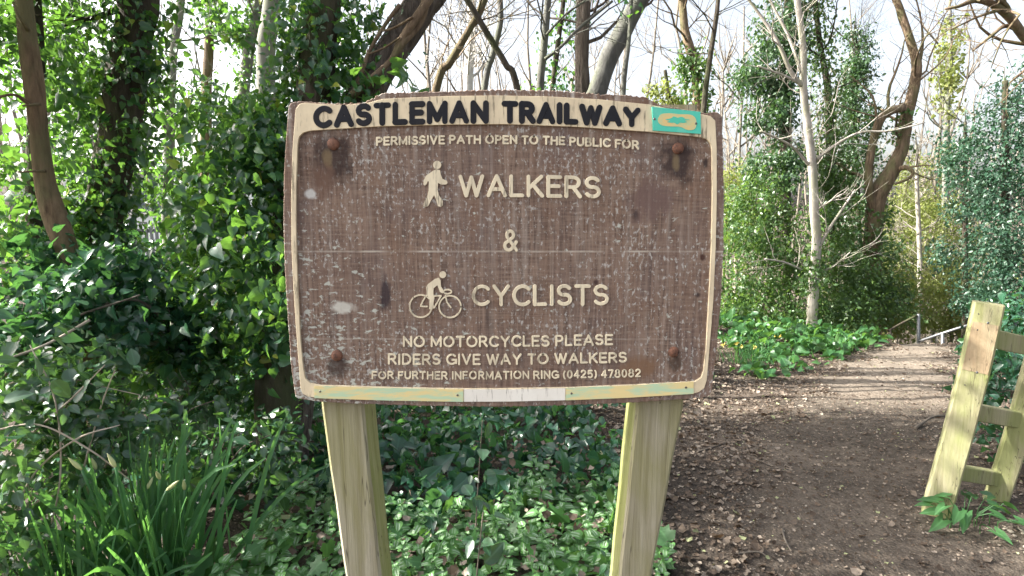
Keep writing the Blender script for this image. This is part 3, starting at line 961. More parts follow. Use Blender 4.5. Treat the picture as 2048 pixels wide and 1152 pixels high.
hr = thing('handrail', 'pale metal handrail running down beyond the crest of the trail', 'handrail', at(1837, 700, 9.2))
b = Bag(); b.add(*tube(spline([at(1837, 683, 9.2), at(1890, 665, 8.9), at(1948, 648, 8.7), at(2000, 643, 8.6), at(2060, 646, 8.6)], 24), .022, 8)); b.build('rail', M['metal'], hr)
for x, y0, y1, Y in ((1837, 628, 760, 9.2), (1885, 668, 760, 8.9), (2030, 644, 760, 8.6)):
    b = Bag(); b.add(*tube(np.array([at(x, y0, Y), at(x, y1, Y)]), .024, 8)); b.build('post', M['metal'], hr)
hl = thing('handrail', 'short dark sloping handrail left of the pale metal one', 'handrail', at(1785, 690, 9.6))
b = Bag(); b.add(*tube(spline([at(1776, 662, 9.2), at(1806, 645, 9.2), at(1834, 631, 9.2)], 8), .018, 8)); b.build('rail', M['bark_dark'], hl)
b = Bag(); b.add(*tube(np.array([at(1780, 660, 9.2), at(1780, 740, 9.2)]), .022, 8)); b.build('post', M['bark_dark'], hl)

# ------------------------------------------------------------------ trees
def trunk_line(px, n=60, top=7.0, down=True, lean=0.0):
    """px rows (x, y, width, Y) from top to bottom -> centre line and radii, carried on up to `top` metres and down to the ground"""
    rows = [np.r_[at(x, y, Y), wid(x, w, Y)] for x, y, w, Y in px]
    P = np.array(rows)
    a = P[0] - P[1]; a[:3] /= np.linalg.norm(P[0, :3] - P[1, :3])
    dirv = unit(np.r_[a[:2] * .6 + (lean, 0), abs(a[2])])
    up = []
    if top > P[0, 2]:
        L = (top - P[0, 2]) / max(dirv[2], .3)
        for f in (1.0, .66, .33):
            up.append(np.r_[P[0, :3] + dirv * L * f + np.array((rnd.gauss(0, .08), rnd.gauss(0, .08), 0)) * f * L * .3, P[0, 3] * (1 - .75 * f)])
    dn = []
    if down:
        q = P[-1].copy(); e = unit(P[-1, :3] - P[-2, :3]); e = unit(e * .6 + np.array((0, 0, -.8)))
        gzb = float(gz(q[0], q[1]))
        if q[2] > gzb:
            L = (q[2] - gzb + .06) / -e[2]
            dn = [np.r_[q[:3] + e * L * .5, q[3] * 1.08], np.r_[q[:3] + e * L, q[3] * 1.35]]
    A = spline(np.vstack(up + [P] + dn), n)
    return A[:, :3], np.maximum(A[:, 3], .004)


def tree(name, label, cat, px, bark, top=7.0, sides=10, rough=.1, ivy=(), ivym='ivy', twigs=None, group=None, down=True, n=60, lean=0.0, ridges=0, clumps=(), tpl=HEART, limbs=(), lsize=1.0):
    P, Rr = trunk_line(px, n, top, down, lean)
    base = P[-1]
    t = thing(name, label, cat, (base[0], base[1], float(gz(base[0], base[1])) if down else base[2]), group)
    b = Bag(); b.add(*tube(P, Rr, sides, rough, 4.0, True, rnd.random() * 9, ridges)); b.build('trunk', M[bark], t)
    for L in limbs:                                       # limbs given in the same pixel rows
        A = np.array([np.r_[at(x, y, Y), wid(x, w, Y)] for x, y, w, Y in L]); A = spline(A, 18)
        b = Bag(); b.add(*tube(A[:, :3], np.maximum(A[:, 3], .002), 8, .1, 5, True, rnd.random() * 9))
        for q in range(4, 17, 4):
            if A[q, 3] > .004: grow(b, A[q, :3], unit(A[q, :3] - A[q - 1, :3]) + rng.normal(0, .5, 3), .5 + A[q, 3] * 14, A[q, 3] * .45, 1, .08, .25, 3)
        b.build('limb', M[bark], t)
    if ivy or clumps:
        b = Bag()
        for z0, z1, cnt, size, spread in ivy: ivy_on(b, P, Rr, cnt, size, spread, tpl, z0, z1)
        for c in clumps:
            x, y, Y, rx, ry, rz, cnt, size = c
            m = mpp(Y)
            clump(b, at(x, y, Y), (rx * m, ry, rz * m), int(cnt / lsize ** 1.6), size * lsize, tpl, sd=.05 + rx * m * .13)
        b.build('ivy', M[ivym], t)
    if twigs:
        b = Bag()
        z0, z1, cnt, Ls, lev, kids = twigs
        ok = np.where((P[:, 2] > z0) & (P[:, 2] < z1))[0]
        for _ in range(cnt):
            if not len(ok): break
            i = int(rnd.choice(list(ok))); a = rnd.random() * 6.283
            grow(b, P[i], (math.cos(a), math.sin(a), rnd.uniform(.2, 1.0)), Ls * rnd.uniform(.5, 1.2), max(Rr[i] * rnd.uniform(.14, .32), .004), lev, .1, .22, kids)
        b.build('branches', M[bark], t)
    return t


# --- near trees on the left
tree('dead_tree', 'bare brown dead trunk with peeling bark and short stubs among the ivy', 'tree',
     [(48, 0, 36, 3.0), (62, 120, 40, 3.0), (76, 240, 40, 3.0), (90, 360, 44, 3.0), (112, 440, 54, 3.0), (140, 520, 48, 3.0), (150, 580, 46, 3.0)], 'bark_brown', 4.2, 22, .16, n=110)
stub = bpy.data.objects['dead_tree']
for pts in ([(66, 215, 12, 2.98), (30, 190, 8, 2.9), (-10, 196, 7, 2.85)], [(80, 208, 9, 2.96), (58, 210, 6, 2.9), (44, 212, 4, 2.88)], [(92, 342, 9, 2.95), (64, 343, 6, 2.9), (36, 344, 4, 2.88)],
            [(150, 545, 10, 2.95), (166, 541, 8, 2.9), (178, 545, 6, 2.86)], [(56, 60, 9, 2.97), (36, 30, 6, 2.9), (26, 4, 5, 2.9)]):
    A = spline(np.array([np.r_[at(x, y, Y), wid(x, w, Y)] for x, y, w, Y in pts]), 10)
    b = Bag(); b.add(*tube(A[:, :3], A[:, 3], 7, .15, 9)); b.build('stub', M['bark_brown'], stub)

tree('ivy_tree', 'ivy-smothered tree close behind the bare brown dead trunk', 'tree',
     [(66, 0, 34, 3.7), (72, 200, 36, 3.7), (70, 420, 40, 3.7), (90, 560, 46, 3.7)], 'bark_dark', 6.5, 10, .15,
     ivy=[(.2, 6.2, 2000, .055, .16)], twigs=(2.6, 6, 10, 1.3, 2, 4),
     clumps=[(10, 120, 4.3, 80, .3, 120, 300, .055), (112, 170, 4.4, 36, .2, 120, 150, .052), (20, 400, 3.9, 90, .35, 100, 380, .056), (130, 40, 4.3, 60, .3, 60, 150, .055), (120, 330, 4.4, 60, .3, 60, 170, .055), (60, -160, 3.6, 150, .5, 110, 900, .06), (0, -380, 3.6, 200, .5, 130, 900, .06)])
tree('ivy_tree', 'thick dark trunk wrapped in ivy, between the brown dead trunk and the slim pale trunk', 'tree',
     [(276, 0, 76, 4.1), (254, 150, 80, 4.1), (232, 300, 84, 4.1), (208, 430, 84, 4.1), (205, 560, 88, 4.1)], 'bark_dark', 7.5, 16, .2,
     ivy=[(.1, 7, 4600, .056, .075), (2.3, 7, 500, .052, .11)], twigs=(3, 7.4, 14, 1.6, 2, 4),
     clumps=[(170, 120, 4.2, 70, .3, 90, 330, .055), (292, 110, 4.1, 22, .15, 110, 110, .052), (290, 285, 4.0, 30, .15, 25, 50, .055), (165, 300, 4.3, 60, .3, 80, 260, .055), (190, 500, 4.0, 60, .3, 70, 330, .058),
             (150, 30, 4.3, 60, .3, 40, 150, .055), (190, 215, 4.2, 40, .2, 60, 160, .055), (200, -170, 4.1, 120, .5, 80, 800, .055), (120, -420, 4.1, 260, .7, 150, 1500, .06)],
     limbs=[[(250, 12, 20, 4.05), (200, 32, 12, 4.0), (150, 44, 8, 4.0), (110, 58, 5, 4.0)]])
tree('slim_tree', 'slim grey trunk with patches of ivy standing in the bright gap of the ivy', 'tree',
     [(362, 0, 17, 6.4), (348, 90, 17, 6.4), (340, 200, 22, 6.4), (338, 330, 22, 6.4), (334, 450, 22, 6.4), (342, 560, 24, 6.4), (352, 640, 24, 6.4)], 'bark_grey', 8, 10, .1,
     ivy=[(.3, 2.3, 700, .06, .14)], twigs=(2.2, 7.5, 14, 1.6, 2, 4),
     clumps=[(355, 185, 6.2, 70, .4, 22, 170, .066), (310, 225, 6.2, 50, .4, 26, 90, .07)])
tree('forked_tree', 'grey brown trunk topped by a dark mass of ivy, in the white sky gap', 'tree',
     [(418, 90, 19, 7.4), (415, 150, 20, 7.4), (412, 240, 24, 7.4), (415, 400, 26, 7.4)], 'bark_warm', 7, 9, .1,
     ivy=[(2.5, 2.8, 60, .055, .08), (.2, 1.7, 500, .07, .2)], twigs=(3.4, 6.8, 8, 1.5, 2, 3),
     clumps=[(442, 36, 7.2, 50, .4, 36, 300, .08), (450, -40, 7.2, 60, .5, 50, 260, .08)])
tree('ivy_tree', 'leaning trunk with a thin sleeve of ivy beside the broad pale trunk', 'tree',
     [(516, 0, 18, 7.2), (500, 90, 22, 7.2), (488, 180, 24, 7.2), (480, 300, 26, 7.2)], 'bark_grey', 8, 9, .1,
     ivy=[(.4, 5, 1100, .048, .06)], twigs=(3.5, 7.5, 8, 1.4, 2, 3))
tree('beech_tree', 'broad smooth pale trunk lit down one side, near the big ivy tree', 'tree',
     [(545, 0, 36, 6.2), (532, 90, 36, 6.2), (532, 180, 38, 6.2), (530, 330, 40, 6.2)], 'bark_grey', 8.5, 16, .06,
     twigs=(4, 8, 10, 1.6, 2, 3))
tree('ivy_tree', 'big ivy tree pressing against the top left corner of the sign', 'tree',
     [(646, -40, 66, 3.1), (642, 60, 66, 3.1), (632, 160, 70, 3.1), (610, 300, 72, 3.05), (580, 480, 72, 3.0), (562, 640, 76, 3.0), (556, 740, 90, 3.0)], 'bark_dark', 6.5, 18, .18,
     ivy=[(1.9, 6, 1000, .048, .07), (.5, 2.0, 600, .062, .15)], twigs=(2.6, 6, 10, 1.1, 2, 3),
     clumps=[(598, 80, 3.0, 34, .12, 80, 200, .048), (720, 80, 3.3, 55, .2, 80, 330, .046), (575, 160, 3.1, 36, .15, 40, 130, .05), (690, 165, 3.0, 50, .15, 35, 110, .055),
             (470, 290, 3.0, 80, .2, 60, 400, .06), (430, 225, 3.2, 50, .2, 22, 110, .06), (540, 230, 3.1, 40, .15, 30, 120, .058), (540, 300, 2.9, 70, .25, 90, 420, .064), (470, 380, 3.0, 95, .3, 70, 420, .064),
             (520, 480, 2.9, 70, .3, 80, 400, .066), (450, 540, 3.0, 90, .3, 80, 430, .064), (500, 640, 2.8, 75, .25, 70, 330, .066), (420, 460, 3.2, 60, .3, 70, 260, .062), (555, 560, 2.5, 26, .1, 80, 70, .07),
             (720, -160, 3.1, 80, .4, 60, 400, .055), (680, -460, 3.1, 170, .5, 130, 1000, .055)], lsize=.78)
lt = tree('leaning_tree', 'diagonal ridged trunk roped with vine stems, rising from behind the sign', 'tree',
          [(872, -30, 60, 3.25), (830, 30, 60, 3.2), (785, 100, 60, 3.15), (745, 170, 62, 3.1), (705, 240, 66, 3.1), (640, 400, 72, 3.1)], 'bark_ridged', 4.6, 22, .16, n=110, lean=.35, ridges=9,
          twigs=(2.9, 4.6, 7, 1.4, 2, 4), clumps=[(800, 130, 2.95, 26, .1, 30, 16, .06), (735, 195, 2.9, 40, .1, 25, 26, .065), (690, 215, 2.9, 40, .1, 30, 40, .06)])
for pts in ([(880, -30, 17, 3.05), (836, 30, 18, 3.0), (800, 85, 14, 3.0), (782, 120, 11, 3.0), (742, 160, 16, 2.98), (706, 190, 18, 2.98), (690, 230, 16, 2.98)],
            [(856, -20, 20, 3.02), (842, 40, 16, 3.05), (806, 85, 15, 3.0), (788, 115, 9, 3.0)], [(800, 10, 9, 3.05), (770, 50, 8, 3.04), (740, 100, 8, 3.02), (722, 150, 9, 3.0), (708, 190, 10, 3.0)],
            [(826, 34, 5, 2.97), (790, 55, 5, 3.0), (764, 62, 4, 3.0)], [(800, 75, 4, 2.97), (770, 95, 4, 3.0), (738, 108, 4, 3.0)]):
    A = spline(np.array([np.r_[at(x, y, Y), wid(x, w, Y)] for x, y, w, Y in pts]), 26)
    b = Bag(); b.add(*tube(A[:, :3], A[:, 3], 9, .15, 7)); b.build('vine', M['bark_warm'], lt)

tree('ivy_tree', 'unseen ivy-laden shade tree just past the left edge, beside the brown dead trunk', 'tree',  # out of view, added to shade the ivy and the lower left
     [(-150, -40, 60, 3.0), (-140, 200, 62, 3.0), (-130, 500, 70, 3.0)], 'bark_dark', 6.5, 12, .15, ivy=[(.3, 6, 1500, .06, .22)], twigs=(2.2, 6, 12, 1.4, 2, 4),
     clumps=[(-150, 60, 3.0, 90, .4, 110, 700, .06), (-120, -250, 3.0, 170, .5, 120, 900, .06), (-420, -420, 2.4, 200, .5, 130, 600, .06)])
tree('ivy_tree', 'unseen ivy-hung shade tree added past the left edge over the brambles', 'tree',  # unseen, added in the sun's line to shade ground cover and near trail
     [(-760, -60, 70, 2.1), (-740, 200, 74, 2.1), (-700, 620, 84, 2.1)], 'bark_dark', 6.5, 12, .15, ivy=[(1.9, 6, 500, .06, .2)], twigs=(2.2, 6.4, 26, 1.9, 2, 4),
     clumps=[(-800, -150, 2.1, 260, .45, 150, 520, .06), (-900, -900, 2.1, 360, .6, 260, 800, .06), (-620, -1300, 2.3, 300, .5, 200, 500, .06)])
# --- trees seen over the top of the sign
tree('slim_tree', 'thin brown trunk slanting behind the word CASTLEMAN', 'tree', [(968, 0, 14, 5), (938, 60, 14, 5), (900, 125, 15, 5), (872, 180, 16, 5)], 'bark_warm', 5.5, 8, .08, twigs=(2.6, 5.4, 14, 1.4, 2, 5))
tree('birch_tree', 'white flaking birch trunk behind the top edge of the sign', 'tree', [(944, 0, 17, 9), (942, 60, 17, 9), (938, 130, 19, 9), (936, 190, 19, 9)], 'bark_birch', 9, 10, .05, twigs=(3, 8.6, 18, 1.8, 2, 5))
tree('slim_tree', 'dark branching stem sloping down to the right behind the sign', 'tree', [(918, -30, 9, 4.4), (950, 25, 11, 4.4), (985, 85, 12, 4.4), (1012, 130, 12, 4.4), (1036, 185, 13, 4.4)], 'bark_dark', 3.9, 8, .08, twigs=(2.5, 3.9, 12, .9, 2, 4))
tree('slim_tree', 'slim mid grey trunk crossing the dark sloping stem behind the sign', 'tree', [(1000, 0, 11, 6), (1000, 50, 11, 6), (985, 110, 12, 6), (968, 185, 13, 6)], 'bark_slate', 7, 8, .06, twigs=(2.8, 6.8, 12, 1.4, 2, 5))
tree('ash_tree', 'straight pale grey pole trunk left of the rugged brown trunk', 'tree', [(1096, 0, 13, 5.4), (1090, 70, 14, 5.4), (1084, 130, 15, 5.4), (1080, 190, 15, 5.4)], 'bark_slate', 7, 10, .04,
     twigs=(2.8, 6.8, 14, 1.5, 2, 4), ivy=[(1.8, 2.6, 60, .05, .10)],
     limbs=[[(1090, 118, 7, 5.35), (1120, 95, 6, 5.3), (1160, 55, 6, 5.3), (1225, 2, 5, 5.3)], [(1092, 70, 5, 5.35), (1130, 30, 4, 5.3), (1170, 2, 4, 5.3)]])
tree('ivy_tree', 'thin trunk with tufts of ivy just right of the pale grey pole', 'tree', [(1128, -10, 9, 7), (1118, 70, 10, 7), (1108, 150, 11, 7), (1104, 200, 11, 7)], 'bark_dark', 5, 7, .08, ivy=[(2.4, 4.6, 700, .05, .16)], twigs=(3, 5, 6, 1, 1, 4))
tree('oak_tree', 'upright rugged brown trunk above the word TRAILWAY', 'tree', [(1166, 0, 26, 6), (1165, 60, 26, 6), (1164, 120, 27, 6), (1165, 190, 29, 6)], 'bark_ridged', 8, 16, .12, n=90, ridges=7, twigs=(3, 7.6, 16, 1.6, 2, 4))
tree('beech_tree', 'thick smooth grey trunk slanting up to the right beside the rugged brown trunk', 'tree', [(1292, -20, 33, 5.6), (1268, 20, 34, 5.6), (1240, 75, 36, 5.6), (1218, 115, 36, 5.6), (1196, 180, 37, 5.6), (1180, 240, 38, 5.6)], 'bark_slate', 7, 16, .06, n=80, lean=.2, twigs=(3.4, 6.8, 12, 1.6, 2, 4))
tree('ash_tree', 'thin grey pole crossing the thick slanting grey trunk', 'tree', [(1262, 10, 8, 5.2), (1258, 80, 8, 5.2), (1250, 140, 10, 5.2), (1246, 200, 10, 5.2)], 'bark_slate', 5, 8, .05, twigs=(2.5, 4.9, 10, 1.1, 2, 4),
     clumps=[(1262, 4, 5.2, 16, .08, 6, 16, .06)])
tree('ivy_tree', 'bent trunk sleeved in pale ivy right above the green plate', 'tree', [(1364, 0, 14, 8), (1370, 60, 17, 8), (1380, 100, 18, 8), (1392, 150, 20, 8), (1396, 230, 22, 8)], 'bark_warm', 7, 10, .12, ivy=[(2.2, 3.5, 900, .055, .09)], ivym='far_ivy', twigs=(3.6, 7, 12, 1.6, 2, 4))
tree('slim_tree', 'dark slim trunk just right of the ivy sleeved bent trunk', 'tree', [(1436, 0, 9, 6.2), (1430, 50, 10, 6.2), (1418, 130, 11, 6.2), (1406, 230, 12, 6.2)], 'bark_dark', 6, 8, .05, twigs=(2.3, 5.8, 16, 1.4, 2, 4))
tree('ivy_bush', 'small yellow green ivy bush peeping over the sign beside the green plate', 'bush', [(1330, 140, 7, 8.4), (1336, 180, 8, 8.4), (1345, 240, 9, 8.4)], 'bark_dark', 2.8, 6, .05, ivy=[(1.9, 2.9, 330, .06, .16)], ivym='spring', clumps=[(1320, 190, 8.4, 22, .25, 26, 150, .06), (1352, 200, 8.3, 34, .25, 20, 160, .06)])

# --- the bank on the right
def evergreen(name, label, cat, px, masses, mat, bark='bark_dark', top=6, group=None, tpl=DIAMOND, twigs=None, ivy=()):
    P, Rr = trunk_line(px, 40, top)
    Rr = Rr * np.clip(np.linspace(.12, 2.6, 40), 0, 1)
    t = thing(name, label, cat, (P[-1][0], P[-1][1], float(gz(P[-1][0], P[-1][1]))), group)
    b = Bag(); b.add(*tube(P, Rr, 9, .12, 4)); b.build('trunk', M[bark], t)
    b = Bag()
    for x, y, Y, rx, ry, rz, cnt, size in masses:
        m = mpp(Y); clump(b, at(x, y, Y), (rx * m, ry, rz * m), int(cnt * 1.6), size, tpl, sd=.06 + rx * m * .12, shell=.35, sub=max(12, cnt // 28))
    for z0, z1, cnt, size, spread in ivy: ivy_on(b, P, Rr, cnt, size, spread, tpl, z0, z1)
    b.build('crown', M[mat], t)
    if twigs:
        b = Bag()
        z0, z1, cnt, Ls, lev, kids = twigs
        ok = [i for i in range(len(P)) if z0 < P[i, 2] < z1]
        for _ in range(cnt):
            i = rnd.choice(ok); a = rnd.random() * 6.283
            grow(b, P[i], (math.cos(a), math.sin(a), rnd.uniform(.2, 1.)), Ls * rnd.uniform(.5, 1.2), max(Rr[i] * .35, .005), lev, .1, .22, kids)
        b.build('branches', M[bark], t)
    return t


evergreen('evergreen_tree', 'tall ragged dark evergreen reaching up from the bank right of the sign', 'tree',
          [(1576, -20, 14, 11), (1574, 200, 20, 11), (1570, 420, 24, 11), (1570, 640, 26, 11)],
          [(1560, 60, 11, 45, .5, 45, 700, .085), (1535, 150, 11, 55, .6, 36, 750, .085), (1510, 145, 11, 30, .4, 18, 260, .08), (1560, 190, 11, 40, .5, 40, 600, .085), (1530, 235, 11, 46, .6, 24, 520, .085),
           (1575, 110, 11, 30, .4, 60, 500, .085), (1580, 290, 11, 36, .5, 60, 650, .085), (1540, 340, 10.8, 50, .6, 40, 650, .085), (1600, 60, 11.2, 22, .3, 60, 260, .085), (1585, -40, 11, 50, .5, 60, 500, .09)], 'yew', top=7.2)
evergreen('ivy_bush', 'wide heap of dark glossy ivy under the tall ragged evergreen', 'bush',
          [(1540, 420, 10, 10.2), (1540, 640, 14, 10.2)],
          [(1520, 400, 10.4, 60, .6, 50, 1100, .075), (1480, 470, 10, 50, .6, 60, 1000, .072), (1560, 470, 10, 60, .6, 60, 1200, .072), (1500, 560, 9.6, 70, .6, 60, 1300, .072), (1580, 570, 9.8, 50, .5, 70, 1000, .072),
           (1470, 630, 9.2, 45, .5, 40, 700, .07), (1560, 630, 9.2, 60, .5, 40, 900, .07)], 'far_ivy', top=1.5)
tree('ash_tree', 'slender forked pale trunk standing clear on the bank right of the sign', 'tree',
     [(1592, -20, 12, 8.8), (1606, 90, 13, 8.8), (1607, 180, 15, 8.8), (1616, 260, 16, 8.8), (1626, 350, 18, 8.8), (1629, 430, 19, 8.8), (1633, 480, 20, 8.8), (1628, 560, 22, 8.8), (1624, 650, 25, 8.8)], 'bark_pale', 7, 12, .06, n=80,
     ivy=[(-.3, .75, 420, .06, .05)], ivym='far_ivy', twigs=(1.0, 6.8, 10, 1.1, 2, 4),
     limbs=[[(1606, 175, 11, 8.8), (1580, 140, 9, 8.75), (1556, 85, 8, 8.7), (1520, 30, 6, 8.7), (1490, -10, 5, 8.7)], [(1604, 150, 8, 8.8), (1580, 80, 6, 8.85), (1550, 20, 5, 8.9), (1535, -10, 4, 8.9)],
            [(1600, 168, 6, 8.8), (1570, 152, 5, 8.7), (1515, 132, 4, 8.6)], [(1632, 320, 8, 8.8), (1670, 290, 6, 8.7), (1720, 265, 5, 8.6), (1780, 262, 4, 8.5), (1850, 245, 3, 8.4)],
            [(1618, 330, 7, 8.8), (1580, 290, 5, 8.7), (1520, 262, 4, 8.6)], [(1640, 490, 8, 8.8), (1660, 455, 7, 8.7), (1690, 410, 5, 8.6), (1710, 380, 4, 8.6)],
            [(1640, 545, 6, 8.8), (1670, 530, 5, 8.7), (1700, 505, 3, 8.6)], [(1615, 545, 5, 8.8), (1570, 525, 4, 8.7), (1530, 518, 3, 8.6)]])
evergreen('ivy_tree', 'narrow column of bright ivy rising straight behind the slender pale trunk', 'tree',
          [(1628, -20, 10, 11.4), (1640, 90, 12, 11.4), (1656, 180, 14, 11.4), (1660, 300, 18, 11.4), (1664, 600, 20, 11.4)],
          [(1662, 330, 11.2, 44, .4, 90, 1100, .08), (1672, 430, 11, 50, .5, 70, 1000, .08), (1680, 540, 10.6, 55, .5, 70, 1000, .078), (1690, 620, 9.8, 60, .4, 36, 700, .07)], 'far_ivy', top=7, ivy=[(1.6, 7, 4200, .075, .19)], twigs=(3.6, 6.8, 10, 1.4, 2, 3))
evergreen('ivy_tree', 'ivy column with a bare forked tip, between the bright column and the crooked trunk', 'tree',
          [(1712, 20, 6, 12.4), (1710, 60, 8, 12.4), (1716, 130, 10, 12.4), (1708, 220, 12, 12.4), (1720, 600, 18, 12.4)],
          [(1712, 180, 12.2, 22, .3, 60, 420, .08), (1722, 260, 12, 34, .4, 50, 620, .08), (1720, 340, 12, 50, .5, 50, 700, .08), (1720, 470, 11.8, 50, .5, 90, 900, .08), (1740, 600, 11, 60, .5, 60, 900, .075)], 'yew', top=5.4, ivy=[(2.6, 5.2, 2200, .075, .16)], twigs=(4.2, 5.8, 8, 1.3, 2, 4))
tree('crooked_tree', 'curved warm brown trunk with a hooked side limb beyond the trail bank', 'tree',
     [(1782, -30, 14, 11), (1800, 20, 16, 11), (1818, 75, 18, 11), (1833, 130, 22, 11), (1824, 190, 24, 11), (1812, 240, 26, 11), (1802, 300, 28, 11), (1780, 345, 34, 11), (1756, 390, 38, 11), (1746, 470, 38, 11), (1744, 600, 42, 11)], 'bark_warm', 7, 16, .16, n=100,
     ivy=[(-.8, 1.5, 700, .07, .13), (2.2, 3.6, 120, .06, .06)], ivym='far_ivy', twigs=(2.4, 6.8, 9, 1.9, 2, 4),
     limbs=[[(1750, 430, 18, 10.95), (1738, 380, 18, 10.9), (1738, 330, 18, 10.9), (1746, 285, 18, 10.9), (1760, 240, 20, 10.8), (1780, 222, 20, 10.8), (1806, 216, 18, 10.9)], [(1790, 340, 14, 11), (1812, 335, 11, 10.8), (1826, 345, 8, 10.7), (1815, 358, 6, 10.7), (1790, 368, 5, 10.7)],
            [(1836, 140, 9, 11), (1845, 90, 6, 11), (1842, 40, 4, 11), (1830, -10, 3, 11)]])
tree('ivy_tree', 'thin distant trunk with pale ivy, right of the crooked brown trunk', 'tree', [(1900, 40, 8, 15), (1900, 130, 11, 15), (1894, 230, 13, 15), (1888, 480, 16, 15)], 'bark_grey', 8, 8, .1, ivy=[(2.8, 6.2, 900, .085, .14)], ivym='spring', twigs=(3, 8, 26, 2.2, 2, 5))
tree('slim_tree', 'straight bone pale trunk standing in the sunlit thicket beyond the handrail', 'tree', [(1834, 380, 9, 12.5), (1838, 470, 10, 12.5), (1840, 560, 11, 12.5), (1836, 660, 12, 12.5)], 'bark_pale', 3.2, 8, .06, twigs=(0, 3, 16, 1.1, 2, 4))
# the oak whose limbs reach in at the top right corner
tree('oak_tree', 'gnarled oak whose twisted limbs reach in at the top right corner', 'tree',
     [(2240, -60, 70, 8.5), (2230, 200, 80, 8.5), (2220, 500, 90, 8.5)], 'bark_warm', 7, 14, .15,
     limbs=[[(2200, 170, 34, 8.5), (2110, 120, 28, 8.3), (2050, 75, 22, 8.2), (2020, 35, 20, 8.1), (1985, 8, 17, 8.0), (1950, 0, 14, 8.0), (1920, 12, 9, 7.9), (1890, 18, 5, 7.9)],
            [(2040, 60, 14, 8.2), (2010, 52, 11, 8.2), (1985, 70, 8, 8.1), (1960, 90, 6, 8.1), (1945, 102, 4, 8.0)], [(2020, 35, 13, 8.1), (2010, 8, 11, 8.0), (1975, -12, 9, 7.9), (1930, -30, 6, 7.9)],
            [(2080, 95, 12, 8.3), (2060, 130, 8, 8.2), (2020, 165, 5, 8.1)], [(2000, 20, 8, 8.0), (1960, 32, 6, 8.0), (1925, 48, 4, 7.9), (1900, 60, 3, 7.9)]], twigs=(2.6, 6.8, 10, 1.8, 2, 4))
evergreen('holly_tree', 'dense blue green holly at the right edge behind the gate', 'tree',
          [(2010, 180, 14, 8.6), (2010, 400, 18, 8.6), (2010, 620, 22, 8.6)],
          [(2010, 240, 8.6, 50, .5, 60, 900, .06), (2040, 330, 8.4, 60, .5, 70, 1300, .06), (1985, 400, 8.6, 45, .5, 70, 1000, .06), (2030, 470, 8.2, 60, .5, 70, 1400, .058), (1980, 520, 8.4, 45, .4, 60, 900, .058), (2030, 590, 8.0, 50, .4, 50, 900, .058),
           (1935, 330, 9.2, 35, .4, 40, 420, .06), (2040, 170, 8.8, 40, .4, 40, 420, .06), (1985, 610, 8.2, 40, .3, 40, 600, .055)], 'holly', top=3.4)
evergreen('ivy_bush', 'sunlit ivy mound at the foot of the crooked brown trunk', 'bush', [(1720, 560, 8, 10.6), (1720, 640, 12, 10.6)],
          [(1700, 560, 10.4, 60, .5, 50, 1000, .072), (1770, 530, 10.8, 50, .5, 60, 900, .072), (1760, 620, 10.2, 70, .5, 40, 1000, .07), (1680, 640, 9.6, 60, .4, 34, 800, .068)], 'far_ivy', top=.6)
evergreen('holly_tree', 'smaller airy holly left of the dense blue green one', 'tree',
          [(1930, 260, 8, 10), (1930, 420, 12, 10), (1930, 640, 14, 10)],
          [(1925, 300, 10, 45, .4, 45, 420, .065), (1930, 400, 10, 45, .4, 50, 560, .065), (1920, 500, 10, 45, .4, 60, 560, .065), (1945, 580, 9.8, 40, .4, 50, 520, .06)], 'holly', top=3.1, twigs=(1, 3, 8, .9, 1, 4))
for (x, y, Y, rx, rz, cnt), lab in (((1800, 470, 13.5, 70, 100, 2600), 'sunlit yellow green shrub behind the bone pale trunk'), ((1885, 500, 13, 65, 100, 2400), 'sunlit yellow green shrub left of the hollies'),
                                    ((1790, 600, 11.5, 70, 60, 1800), 'low pale green shrub behind the sloping handrail'), ((1900, 610, 11.5, 70, 55, 1700), 'low olive shrub right of the pale handrail post'),
                                    ((1850, 370, 16, 70, 70, 1800), 'hazy yellow shrub top between crooked trunk and hollies'), ((1470, 400, 13, 55, 80, 1500), 'pale yellow shrub at the right edge of the sign')):
    evergreen('shrub', lab, 'shrub', [(x, y - rz * .4, 6, Y), (x + 3, y + rz, 9, Y)], [(x, y, Y, rx, .6, rz, cnt, .07), (x + 10, y + rz * .6, Y - .2, rx * .9, .6, rz * .5, cnt // 2, .07)], 'spring', 'twig_pale', top=0, twigs=(-3, 9, 14, 1.3, 2, 4))

# low plants along the foot of the bank
b = Bag()
n = 4200
X = rng.uniform(2.9, 6.3, n); Y = rng.uniform(5.9, 8.7, n)
keep = (path_dist(X, Y) > .06 + .1 * rng.random(n)) & (Y > 6.75 + .3 * np.sin(X * 4) - 1.3 * rng.random(n) ** 4); X, Y = X[keep], Y[keep]
P = np.stack([X, Y, gz(X, Y) + rng.random(len(X)) ** 1.5 * (.10 + .12 * (np.sin(X * 5) * np.sin(Y * 6 + X) > 0))], 1)
N, D, S = hang(P, unit(rng.normal(size=P.shape) * (1, 1, .2)), .085, .5, .1, 1.0)
put_leaves(b, HEART, P, N, D, S)
tag(b.build('bank_plants', M['groundivy']), kind='stuff')

